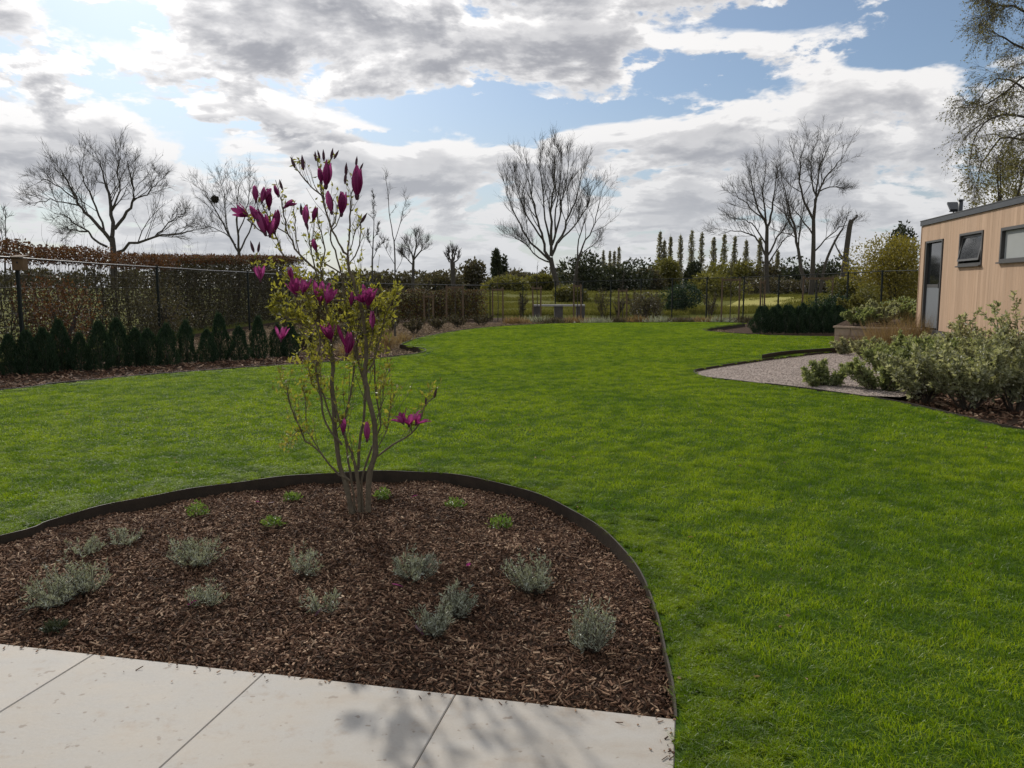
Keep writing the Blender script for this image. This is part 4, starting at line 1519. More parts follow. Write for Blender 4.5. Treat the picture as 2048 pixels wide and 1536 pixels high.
# small wooden nest box on the first fence post
nb = thing('nest_box', 'small brown wooden nest box fixed to the left fence post', 'nest box', (-9.98, 16.4, 1.95))
a = Acc(); a.box((-.11, -.09, 0), (.11, .09, .24)); obj('box', a.mesh('box'), M_BOX, nb)
a = Acc(); a.add([(-.14, -.13, .245), (.14, -.13, .245), (.14, .12, .29), (-.14, .12, .29), (-.14, -.13, .265), (.14, -.13, .265), (.14, .12, .31), (-.14, .12, .31)],
                 [(0, 3, 2, 1), (4, 5, 6, 7), (0, 1, 5, 4), (1, 2, 6, 5), (2, 3, 7, 6), (3, 0, 4, 7)])
obj('lid', a.mesh('lid'), M_STAKE, nb)
a = Acc(); a.tube([(0, -.088, .15), (0, -.094, .15)], [.022, .022], 10); a.tube([(0, -.094, .15), (0, -.0941, .15)], [.022, .001], 10); obj('entrance_hole', a.mesh('entrance_hole'), M_DARKIN, nb)

# ------------------------------------------------------------------ staked young trees along the far bed
def stake_frame(label, px0, px1, pytop, depth, seed, young=True):
    rng = np.random.default_rng(seed)
    a0, a1 = at(px0, pytop, depth), at(px1, pytop, depth)
    mid = (a0 + a1) / 2
    z0 = -.13
    h = a0.z - z0
    root = thing('staked_tree', label, 'young tree', (mid.x, depth, z0), 0, 'young trees tied to wooden stakes')
    w = (a1.x - a0.x) / 2
    for s_ in (-1, 1):
        a_ = Acc()
        a_.tube([(s_ * w, 0, 0), (s_ * w + rng.normal(0, .01), 0, h * .5), (s_ * w + rng.normal(0, .015), 0, h)], [.042, .04, .036], 8)
        a_.tube([(s_ * w, 0, h), (s_ * w, 0, h + .004)], [.036, .001], 8)
        obj('stake', a_.mesh('stake', True), M_STAKE, root)
    a_ = Acc(); a_.box((-w - .05, -.055, h - .16), (w + .05, -.037, h - .07)); obj('crossbar', a_.mesh('crossbar'), M_STAKE, root)
    tr, cr = Acc(), Acc()
    res = []
    ht = h * rng.uniform(1.25, 1.6)
    grow(rng, [(0, 0, 0), (.02, .02, ht * .4), (-.02, 0, ht * .75), (.02, .01, ht)], .026, .008, 0, 2, res, (10, 4), (.24, .4), (25, 50), .5, .45, .005)
    for (p_, r_, l_) in res:
        (tr if l_ == 0 else cr).tube(p_, r_, 5 if l_ == 0 else 3)
    obj('trunk', tr.mesh('trunk', True), M_BARK, root)
    obj('twigs', cr.mesh('twigs'), M_TWIG, root)


SF = [(848, 866, 588, 37.5, 'pale stake pair nearest the magnolia, in front of the brown hedge'),
      (893, 926, 570, 39, 'second staked young tree right of the magnolia, before the brown hedge'),
      (985, 1006, 575, 41, 'staked young tree at the right end of the brown hedge'),
      (1066, 1082, 572, 41.5, 'staked young tree at the left end of the stone bench'),
      (1148, 1162, 568, 41.5, 'staked young tree at the right end of the stone bench'),
      (1238, 1254, 577, 41, 'staked young tree between stone bench and dark rounded bush'),
      (1445, 1480, 555, 38.5, 'staked young tree with wide crossbar right of the dark rounded bush'),
      (1607, 1665, 552, 36, 'staked young tree with the widest crossbar, above the yew block'),
      (1522, 1530, 560, 37.5, 'narrow staked young tree left of the yew block')]
for i, (a0, a1, pt, dp, lab) in enumerate(SF):
    stake_frame(lab, a0, a1, pt, dp, 500 + i)

# stone bench in the far bed
bc = at(1117, 609, 42.4)
bw = 104 * 42.4 / FPX
sb = thing('stone_bench', 'long low stone bench with a pale slab top by the far fence', 'bench', (bc.x, 42.4, -.13))
hb = bc.z + .13
a = Acc(); a.box((-bw / 2, -.28, hb - .09), (bw / 2, .28, hb)); obj('seat', a.mesh('seat'), M_CONC, sb)
for s_ in (-1, 0, 1):
    a = Acc(); a.box((s_ * bw * .42 - .22, -.22, 0), (s_ * bw * .42 + .22, .22, hb - .092)); obj('support', a.mesh('support'), M_DARKSTONE, sb)

# low winter perennials in the far bed
rl = np.random.default_rng(60)
FLP = [1030, 1075, 1110, 1150, 1195, 1230, 1275, 1320, 1365, 1410, 1440, 1490]
for i, px in enumerate(FLP):
    dp = 38.3 + rl.uniform(-.8, 1.5)
    c_ = at(px, 630, dp)
    root = thing('low_perennial', 'low grey brown perennial, %s from the left along the far bed' % ORD[i], 'plant', (c_.x, dp, -.13), 0, 'low plants in the far bed')
    a_ = Acc()
    m = 260
    p_ = np.stack([rl.normal(0, .32, m), rl.normal(0, .22, m), np.zeros(m)], axis=1)
    leaf_quads(a_, p_, rand_dirs(m, rl, 1.2), rl.uniform(.2, .5, m), .035, .2, rl)
    obj('foliage', a_.mesh('foliage'), [M_DRY, M_LAV, M_THICKET][i % 3], root)


# ------------------------------------------------------------------ yew rows
def yew_mesh(seed, n=4600):
    rng = np.random.default_rng(seed)
    a_ = Acc()
    f = rng.uniform(0, 1, n)
    ang_ = rng.uniform(0, 6.28, n)
    prof = .5 * (np.sin(np.pi * np.clip(f * .70 + .28, 0, 1)) ** .95)
    lump = 1 + .34 * np.sin(ang_ * 2 + seed * 1.7) * np.sin(f * 9 + seed) + .12 * np.sin(ang_ * 7 + f * 14)
    r_ = prof * lump * rng.uniform(.45, 1.05, n) ** .5
    p_ = np.stack([np.cos(ang_) * r_, np.sin(ang_) * r_, f * .97], axis=1)
    ax = np.stack([np.cos(ang_) * .6, np.sin(ang_) * .6, np.full(n, .9)], axis=1) + rand_dirs(n, rng) * .5
    leaf_quads(a_, p_, ax, rng.uniform(.05, .11, n), rng.uniform(.018, .032, n), .2, rng)
    # leader shoots
    for k_ in range(14):
        an = rng.uniform(0, 6.28)
        q = rng.uniform(0, .3)
        p0 = np.array([math.cos(an) * q, math.sin(an) * q, rng.uniform(.75, .93)])
        m = 12
        t_ = np.linspace(0, .16, m)
        leaf_quads(a_, p0 + np.c_[np.zeros((m, 2)), t_], rand_dirs(m, rng, 1.2), .05, .018, .2, rng)
    return a_.mesh('foliage')


YM = [yew_mesh(i) for i in range(7)]
a = Acc()
for k_ in range(4):
    an = k_ * 1.6
    a.tube([(0, 0, -.12), (.05 * math.cos(an), .05 * math.sin(an), .25), (.14 * math.cos(an), .14 * math.sin(an), .7)], [.022, .018, .008], 5)
YST = a.mesh('stem')
ry = random.Random(9)


def yew(label, x_, y_, h, w, group):
    root = thing('yew', label, 'shrub', (x_, y_, -.12), ry.uniform(0, 6.28), group)
    o = obj('foliage', ry.choice(YM), M_YEW, root); o.scale = (w, w, h)
    o = obj('stem', YST, M_DARKBARK, root); o.scale = (w, w, h)


nY = 17
for i in range(nY):
    t_ = i / (nY - 1)
    px = 22 + t_ * 565 + ry.uniform(-6, 6)
    py = 750 - 37 * t_ + ry.uniform(-2, 2)
    q = gp(px, py, -.12)
    yew('dark upright yew, %s from the left in the row along the left fence' % ORD[i], q.x, q.y, ry.uniform(.74, 1.08), ry.uniform(.38, .50), 'yews along the left fence')
k_ = 0
for row in range(2):
    for i in range(8):
        q = gp(1520 + i * 25 + row * 9, 667 - row * 5, -.12)
        yew('dark upright yew, %s from the left in the %s row of the small block' % (ORD[i], ['front', 'back'][row]), q.x, q.y, ry.uniform(.95, 1.12), ry.uniform(.6, .72), 'yews in the small block')

# ------------------------------------------------------------------ wooden garden building on its terrace
BD = 21.0
bcorner = at(1845, 448, BD)
bfar = at(2048, 399, 15.25)
wdir = Vector((bfar.x - bcorner.x, bfar.y - bcorner.y)).normalized()
bang = math.atan2(wdir.y, wdir.x)
TER = .58                                  # terrace level
ROOF = bcorner.z
bl = thing('garden_building', 'flat-roofed garden building clad in vertical tan boards', 'building', (bcorner.x, bcorner.y, TER), bang)
BL, BDp = 9.2, 4.2
HW = ROOF - TER


def wall_sz(px, py):
    """along-wall and height coordinates of a point of the front wall"""
    d = ray(px, py)
    n2 = Vector((-wdir.y, wdir.x))
    o2 = Vector((bcorner.x, bcorner.y))
    t = o2.dot(n2) / (d.x * n2.x + d.y * n2.y)
    q = Vector((d.x * t, d.y * t))
    return (q - o2).dot(wdir), EYE + d.z * t - TER


dL, dT = wall_sz(1853, 483)
dR, _ = wall_sz(1886, 479)
w1L, w1T = wall_sz(1921, 468)
w1R, w1B = wall_sz(1963, 529)
w2L, w2T = wall_sz(2004, 456)
_, w2B = wall_sz(2004, 524)
w2R = w2L + 1.9
_, w1T2 = wall_sz(1963, 462)
OPEN = [(dL, dR, -.2, dT), (w1L, w1R, w1B, w1T), (w2L, w2R, w2B, w2T)]
rb = random.Random(31)
# structure behind the boards
a = Acc()
a.box((.03, .10, -.75), (BL - .03, BDp, HW - .02))
obj('wall_core', a.mesh('wall_core'), M_DARKIN, bl)
a = Acc(); a.box((.0, .012, -.75), (BL, .09, -.02)); obj('plinth', a.mesh('plinth'), M_DARKSTONE, bl)
# boards of the front, one by one
PW = .14
s0 = 0.0
i = 0
while s0 < BL - .05:
    s1 = min(BL, s0 + PW)
    zs = [(-.018, HW - .06)]
    for (oL, oR, oB, oT) in OPEN:
        if s1 > oL + .015 and s0 < oR - .015:
            nz = []
            for (z0_, z1_) in zs:
                if oB > z0_:
                    nz.append((z0_, min(z1_, oB)))
                if oT < z1_:
                    nz.append((max(z0_, oT), z1_))
            zs = nz
    for (z0_, z1_) in zs:
        if z1_ - z0_ < .03:
            continue
        a = Acc()
        pr = rb.uniform(0, .0015)
        a.box((s0 + .0018, .0 - pr, z0_), (s1 - .0018, .03, z1_))
        obj('cladding_board', a.mesh('cladding_board'), rb.choice([M_WOOD, M_WOOD, M_WOOD2]), bl)
    s0 += PW
    i += 1
# corner board, end wall boards
a = Acc(); a.box((-.03, -.012, -.018), (-.002, .16, HW - .06)); obj('corner_board', a.mesh('corner_board'), M_WOOD2, bl)
s0 = .165
while s0 < BDp - .05:
    a = Acc(); a.box((-.012, s0 + .004, -.018), (.024, s0 + PW - .004, HW - .06)); obj('cladding_board', a.mesh('cladding_board'), rb.choice([M_WOOD, M_WOOD2]), bl)
    s0 += PW
s0 = .002
while s0 < BDp - .05:
    a = Acc(); a.box((BL - .024, s0 + .034, -.018), (BL + .012, min(BDp, s0 + PW + .033), HW - .06)); obj('cladding_board', a.mesh('cladding_board'), rb.choice([M_WOOD, M_WOOD2]), bl)
    s0 += PW
# roof with dark trim
a = Acc(); a.box((-.04, -.04, HW - .055), (BL + .04, BDp + .04, HW + .06)); ro = obj('roof', a.mesh('roof'), M_TRIM, bl)
a = Acc(); a.box((-.05, -.05, HW + .061), (BL + .05, BDp + .05, HW + .078)); obj('roof_edge', a.mesh('roof_edge'), M_ALU, ro)


def frame(name, L_, R_, B_, T_, wdt, y0, y1, mat, parent, bottom=True):
    a_ = Acc()
    a_.box((L_, y0, B_), (L_ + wdt, y1, T_))
    a_.box((R_ - wdt, y0, B_), (R_, y1, T_))
    a_.box((L_ + wdt, y0, T_ - wdt), (R_ - wdt, y1, T_))
    if bottom:
        a_.box((L_ + wdt, y0, B_), (R_ - wdt, y1, B_ + wdt))
    return obj(name, a_.mesh(name), mat, parent)


# door
dr = frame('door', dL, dR, .0, dT, .05, -.01, .085, M_ALU, bl, False)
a = Acc(); a.box((dL + .075, .045, .02), (dR - .075, .075, 1.02)); obj('lower_panel', a.mesh('lower_panel'), M_DOOR, dr)
a = Acc(); a.box((dL + .075, .040, 1.022), (dR - .075, .08, 1.10)); obj('middle_rail', a.mesh('middle_rail'), M_ALU, dr)
a = Acc(); a.box((dL + .075, .055, 1.102), (dR - .075, .07, dT - .075)); obj('pane', a.mesh('pane'), M_GLASS, dr)
a = Acc(); a.tube([(dR - .12, .0, 1.0), (dR - .12, .0, 1.14)], [.012, .012], 8); a.tube([(dR - .12, .04, 1.02), (dR - .12, .0, 1.02)], [.009, .009], 6); a.tube([(dR - .12, .04, 1.12), (dR - .12, .0, 1.12)], [.009, .009], 6)
obj('handle', a.mesh('handle'), M_ALU, dr)
# tilted open window
wn = frame('window', w1L, w1R, w1B, w1T, .05, -.02, .095, M_ALU, bl)
a = Acc()
t0, b0 = w1T - .06, w1B + .06
c_, s_ = .30, .26
for (za, zb, ya, yb) in ((b0, t0, .05, -.22),):
    # sash hinged at the top, bottom pushed out
    def sp_(sv, f, off):
        return (sv, .06 + (-.10) * (1 - f) + off, b0 + (t0 - b0) * f + .04 * (1 - f))
a = Acc()
for (l_, r_) in ((w1L + .055, w1L + .10), (w1R - .10, w1R - .055)):
    a.add([sp_(l_, 0, -.02), sp_(r_, 0, -.02), sp_(r_, 1, -.02), sp_(l_, 1, -.02), sp_(l_, 0, .02), sp_(r_, 0, .02), sp_(r_, 1, .02), sp_(l_, 1, .02)],
          [(0, 1, 2, 3), (7, 6, 5, 4), (0, 4, 5, 1), (1, 5, 6, 2), (2, 6, 7, 3), (3, 7, 4, 0)])
for (fa_, fb_) in ((0, .08), (.92, 1)):
    l_, r_ = w1L + .10, w1R - .10
    a.add([sp_(l_, fa_, -.02), sp_(r_, fa_, -.02), sp_(r_, fb_, -.02), sp_(l_, fb_, -.02), sp_(l_, fa_, .02), sp_(r_, fa_, .02), sp_(r_, fb_, .02), sp_(l_, fb_, .02)],
          [(0, 1, 2, 3), (7, 6, 5, 4), (0, 4, 5, 1), (1, 5, 6, 2), (2, 6, 7, 3), (3, 7, 4, 0)])
obj('open_sash', a.mesh('open_sash'), M_ALU, wn)
a = Acc()
l_, r_ = w1L + .10, w1R - .10
a.add([sp_(l_, .08, -.006), sp_(r_, .08, -.006), sp_(r_, .92, -.006), sp_(l_, .92, -.006), sp_(l_, .08, .006), sp_(r_, .08, .006), sp_(r_, .92, .006), sp_(l_, .92, .006)],
      [(0, 1, 2, 3), (7, 6, 5, 4), (0, 4, 5, 1), (1, 5, 6, 2), (2, 6, 7, 3), (3, 7, 4, 0)])
obj('pane', a.mesh('pane'), M_GLASS, wn)
a = Acc(); a.box((w1L - .02, -.07, w1B - .03), (w1R + .02, .02, w1B - .003)); obj('sill', a.mesh('sill'), M_ALU, wn)
# wide window with a pale blind
w2 = frame('window', w2L, w2R, w2B, w2T, .06, -.02, .095, M_ALU, bl)
a = Acc(); a.box((w2L + .065, .05, w2B + .065), (w2R - .065, .06, w2T - .065)); obj('blind', a.mesh('blind'), M_BLIND, w2)
a = Acc(); a.box((w2L - .02, -.07, w2B - .03), (w2R + .02, .02, w2B - .003)); obj('sill', a.mesh('sill'), M_ALU, w2)
# vent pipe and floodlight on the roof
def roof_pt(px, py):
    s_, z_ = wall_sz(px, py)
    q = Vector((bcorner.x, bcorner.y)) + wdir * s_ + Vector((-wdir.y, wdir.x)) * .12
    return (q.x, q.y, TER + HW + .078)


vp = thing('vent_pipe', 'short dark vent pipe standing on the roof edge', 'vent pipe', roof_pt(1909, 425))
a = Acc(); a.tube([(0, 0, 0), (0, 0, .26), (0, 0, .27)], [.05, .05, .03], 12); obj('pipe', a.mesh('pipe', True), M_TRIM, vp)
a = Acc(); a.tube([(0, 0, .275), (0, 0, .30), (0, 0, .31)], [.075, .07, .02], 12); obj('cap', a.mesh('cap', True), M_TRIM, vp)
fl_ = thing('floodlight', 'small dark floodlight tilted on a bracket beside the vent pipe', 'floodlight', roof_pt(1896, 427), bang)
a = Acc(); a.tube([(0, 0, 0), (0, 0, .15)], [.018, .018], 8); a.box((-.10, -.06, 0.0), (.10, .06, .02)); a.box((-.03, -.09, .06), (.03, .09, .085)); obj('bracket', a.mesh('bracket'), M_TRIM, fl_)
a = Acc()
R_ = Matrix.Rotation(R(38), 3, 'Y')
vsb = [R_ @ Vector((x_, y_, z_)) + Vector((-.02, 0, .19)) for x_ in (-.15, .15) for y_ in (-.11, .11) for z_ in (-.025, .025)]
a.add([tuple(q) for q in vsb], [(0, 1, 3, 2), (4, 6, 7, 5), (0, 4, 5, 1), (2, 3, 7, 6), (0, 2, 6, 4), (1, 5, 7, 3)])
obj('lamp_head', a.mesh('lamp_head'), M_TRIM, fl_)

# terrace and its low stone wall
wa = gp(1667, 701, -.1)
wb = Vector((bcorner.x - .25, bcorner.y - .8, -.1))
wd_ = Vector((wb.x - wa.x, wb.y - wa.y)).normalized()
wn_ = Vector((-wd_.y, wd_.x))
far_a = Vector((wa.x, wa.y)) + wn_ * 3.2
sheet('terrace', [(wa.x + .05, wa.y + .1), (wb.x, wb.y + .1), (wb.x + 3, wb.y - 9), (20, 12), (20, 27), (far_a.x, far_a.y + 2)], TER - .004, M_SOIL)
rwl = thing('retaining_wall', 'low wall of buff stone blocks holding the terrace of the wooden building', 'wall', (wa.x, wa.y, -.13), math.atan2(wd_.y, wd_.x))
wl = Vector((wb.x - wa.x, wb.y - wa.y)).length
blk = Acc(); blk.box((0.006, 0, 0.006), (.412, .22, .202)); bme = blk.mesh('stone_block')
rr_ = random.Random(8)


def course(rot90):
    for r_ in range(3):
        x_ = -.21 if r_ % 2 else 0
        length = 3.4 if rot90 else wl
        while x_ < length - .1:
            o = obj('stone_block', bme, M_STONE, rwl)
            if rot90:
                o.location = (.22 + rr_.uniform(-.006, .006), max(x_, .23), .02 + r_ * .208)
                o.rotation_euler = (0, 0, R(90))
            else:
                o.location = (max(x_, 0), rr_.uniform(-.008, .008), .02 + r_ * .208)
            x_ += .418


course(False)
course(True)
a = Acc(); a.box((-.03, -.04, .65), (wl, .26, .70)); obj('coping', a.mesh('coping'), M_STONE, rwl)
a = Acc(); a.box((-.03, .262, .65), (.26, 3.5, .70)); obj('coping', a.mesh('coping'), M_STONE, rwl)


# ------------------------------------------------------------------ shrubs by the building
def shrub(name, label, px, pyb, hpx, wpx, mat, seed, stems=9, leaf=.055, lw=.026, dens=1.0, cat='shrub', group=None, zb=-.12, tall=None, depth=None, twigm=None):
    rng = np.random.default_rng(seed)
    q = gp(px, pyb, zb) if depth is None else at(px, pyb, depth)
    dp = q.y
    h = .80 * hpx * dp / FPX
    w = 1.45 * wpx * dp / FPX
    stems = int(stems * 1.5)
    root = thing(name, label, cat, (q.x, q.y, zb), 0, group)
    st_, lv_ = Acc(), Acc()
    LP, LA = [], []
    for k_ in range(stems):
        an = rng.uniform(0, 6.28)
        rr = math.sqrt(rng.uniform(.02, 1)) * w * .46
        hh = h * rng.uniform(.62, 1.0) * (1 - .25 * (rr / (w * .5)) ** 2)
        if tall and k_ < tall:
            hh = h * rng.uniform(1.05, 1.35)
            rr *= .5
        p0 = np.array([math.cos(an) * rr * .15, math.sin(an) * rr * .15, 0])
        p1 = np.array([math.cos(an) * rr * .55, math.sin(an) * rr * .55, hh * .5])
        p2 = np.array([math.cos(an) * rr + rng.normal(0, .03), math.sin(an) * rr + rng.normal(0, .03), hh])
        res = []
        grow(rng, smooth_line([p0, p1, p2], 3), .010 + .004 * h, .003, 0, 2, res, (10, 4), (.34, .5), (25, 55), .45, .12, .0022)
        for (p_, r_, l_) in res:
            st_.tube(p_, r_, 4 if l_ == 0 else 3)
            if l_ >= 1 or True:
                m = int((14 if l_ == 0 else 9) * dens)
                t_ = rng.uniform(.25 if l_ == 0 else .1, 1, m)
                ii_ = np.minimum((t_ * (len(p_) - 1)).astype(int), len(p_) - 2)
                f_ = (t_ * (len(p_) - 1) - ii_)[:, None]
                LP.append(p_[ii_] * (1 - f_) + p_[ii_ + 1] * f_)
                tn = p_[ii_ + 1] - p_[ii_]
                tn /= np.linalg.norm(tn, axis=1)[:, None] + 1e-9
                LA.append(tn * .8 + rand_dirs(m, rng, .1))
    LP, LA = np.concatenate(LP), np.concatenate(LA)
    k_ = LP[:, 2] > .04
    LP, LA = LP[k_], LA[k_]
    m = len(LP)
    leaf_quads(lv_, LP, LA, leaf * rng.uniform(.55, 1.25, m), lw * rng.uniform(.7, 1.25, m), .2, rng)
    obj('stems', st_.mesh('stems'), twigm or M_TWIG, root)
    obj('foliage', lv_.mesh('foliage'), mat, root)
    return root


SHR = [
    (1652, 783, 66, 84, M_SHRUBG, 8, None, 'smallest grey green shrub on the gravel rim, leftmost of the shrub bed'),
    (1762, 792, 92, 110, M_SHRUBG, 10, None, 'small green shrub with bare feet, second from the left in the shrub bed'),
    (1848, 806, 140, 120, M_SHRUB, 13, None, 'dense grey green shrub in the front middle of the shrub bed'),
    (1935, 818, 165, 150, M_SHRUB, 15, None, 'broad silvery shrub at the front right of the shrub bed'),
    (2030, 822, 200, 150, M_SHRUB, 15, 1, 'big silvery shrub cut by the right border of the picture'),
    (1895, 772, 118, 150, M_SHRUBG, 14, None, 'dark green shrub right behind the dense grey green one'),
    (1972, 772, 130, 140, M_SHRUB, 14, 3, 'tall shrub with upright shoots before the wooden wall'),
    (2060, 775, 170, 130, M_SHRUB, 12, 2, 'pale shrub against the wall at the right border'),
    (1812, 748, 92, 110, M_SHRUBG, 12, None, 'dark green shrub below the door of the wooden building'),
    (1732, 724, 58, 50, M_SHRUB, 7, None, 'thin twiggy shrub in front of the low stone wall'),
    (1862, 738, 90, 100, M_SHRUB, 11, None, 'grey shrub beneath the grey door'),
    (1930, 745, 95, 110, M_SHRUB, 11, 2, 'grey shrub with one long shoot beneath the open window'),
    (1985, 735, 110, 130, M_SHRUB, 12, 3, 'grey shrub with tall shoots in front of the boards right of the open window'),
    (2048, 740, 120, 120, M_SHRUB, 12, 2, 'grey shrub below the wide window at the right border'),
    (1790, 770, 100, 110, M_SHRUBG, 11, None, 'green shrub between the bare-footed shrub and the dense grey one'),
    (1690, 716, 42, 30, M_SHRUB, 4, None, 'wispy little shrub at the corner of the low stone wall'),
]
for i, (px, pb, hp, wp, m_, ns, tl_, lab) in enumerate(SHR):
    shrub('garden_shrub', lab, px, pb, hp, wp, m_, 700 + i, ns, .080, .036, 0.62, group='shrubs in the bed by the building', tall=tl_)
for i, (px, dp_, hp, wp, m_, lab) in enumerate([(1712, 21.6, 40, 60, M_SHRUBG, 'small green shrub on the terrace behind the corner of the stone wall'),
                                               (1768, 22.4, 52, 80, M_SHRUB, 'grey shrub on the terrace between stone wall corner and door'),
                                               (1822, 22.2, 44, 60, M_SHRUBG, 'green shrub on the terrace close to the door'),
                                               (1745, 24.0, 62, 90, M_OLIVE, 'olive shrub at the back of the terrace')]):
    shrub('garden_shrub', lab, px, 650, hp, wp, m_, 760 + i, 9, .07, .04, 1.5, zb=TER - .01, depth=dp_, group='shrubs on the terrace')
for i, (px, pb, hp, wp, lab) in enumerate([(1770, 716, 84, 90, 'tuft of dry tan stems before the low stone wall'),
                                           (1826, 712, 96, 110, 'wide tuft of dry tan stems under the door of the wooden building'),
                                           (1700, 704, 40, 50, 'small tuft of dry stems at the left of the low stone wall')]):
    rng = np.random.default_rng(800 + i)
    q = gp(px, pb, -.12)
    h, w = hp * q.y / FPX, wp * q.y / FPX
    root = thing('dry_grass_tuft', lab, 'plant', (q.x, q.y, -.12), 0, 'dry tufts by the stone wall')
    a_ = Acc()
    m = 700
    p_ = np.stack([rng.normal(0, w * .2, m), rng.normal(0, w * .2, m), np.zeros(m)], axis=1)
    leaf_quads(a_, p_, rand_dirs(m, rng, 1.8), h * rng.uniform(.5, 1.1, m), .012, .2, rng)
    obj('foliage', a_.mesh('foliage'), M_DRY, root)

# ------------------------------------------------------------------ birch behind the building
br, tips, bp = limb_tree('birch_tree', 'tall birch with drooping budding twigs above the wooden building', 27, [
    ([(2150, 690), (2142, 420), (2124, 200), (2104, 0), (2094, -140)], 1.0, .4),
    ([(2128, 250), (2080, 200), (2032, 165), (1992, 160), (1962, 195)], .35, .05),
    ([(2118, 170), (2062, 110), (2012, 80), (1975, 62)], .32, .05),
    ([(2108, 60), (2045, 20), (1990, 10), (1962, 30)], .3, .05),
    ([(2132, 320), (2072, 245), (2005, 228), (1955, 265), (1938, 330)], .35, .05),
    ([(2135, 360), (2070, 290), (2000, 280), (1962, 330), (1950, 370)], .32, .05),
    ([(2120, 150), (2060, 150), (2000, 190), (1960, 215), (1925, 215)], .28, .05),
    ([(2104, -20), (2050, -50), (1995, -40), (1960, -10)], .3, .05),
    ([(2130, 300), (2085, 270), (2035, 270), (2005, 320)], .3, .05),
    ([(2132, 330), (2095, 310), (2050, 320), (2025, 370)], .3, .05),
], 21, .17, maxl=2, n=(12, 7), ratio=(.36, .6), up=.0, minr=.004, droop=.35, mat=M_BARK, twigmat=M_TWIG, spread=.5, per=7, twig=.45)
rng = np.random.default_rng(22)
a_ = Acc()
for k_ in range(3):
    f_ = rng.uniform(0, 1, (len(tips[0]), 1))
    q = tips[1] * (1 - f_) + tips[2] * f_
    q = q[rng.uniform(0, 1, len(q)) < .75]
    leaf_quads(a_, q, rand_dirs(len(q), rng, -.5), rng.uniform(.035, .075, len(q)), .034, .2, rng)
obj('leaves', a_.mesh('leaves', False, bp), M_BIRCH, br, kind='stuff')
bush('garden_bush', 'dense olive brown tree crown hanging over the roof at the right border', 2010, 430, 218, 150, 25.5, M_BIRCH, 331, 'tree', n=5200, leaf=.09, lobes=12, zb=1.6)

# ------------------------------------------------------------------ magnolia
MB = gp(718, 1032, -.045)
MD = MB.y
mag = thing('magnolia', 'young multi-stemmed magnolia with magenta flowers in the mulch bed', 'magnolia', tuple(MB))
rng = np.random.default_rng(55)


def mpt(px, py, off=0.0):
    return np.array(at(px, py, MD + off)) - np.array(MB)


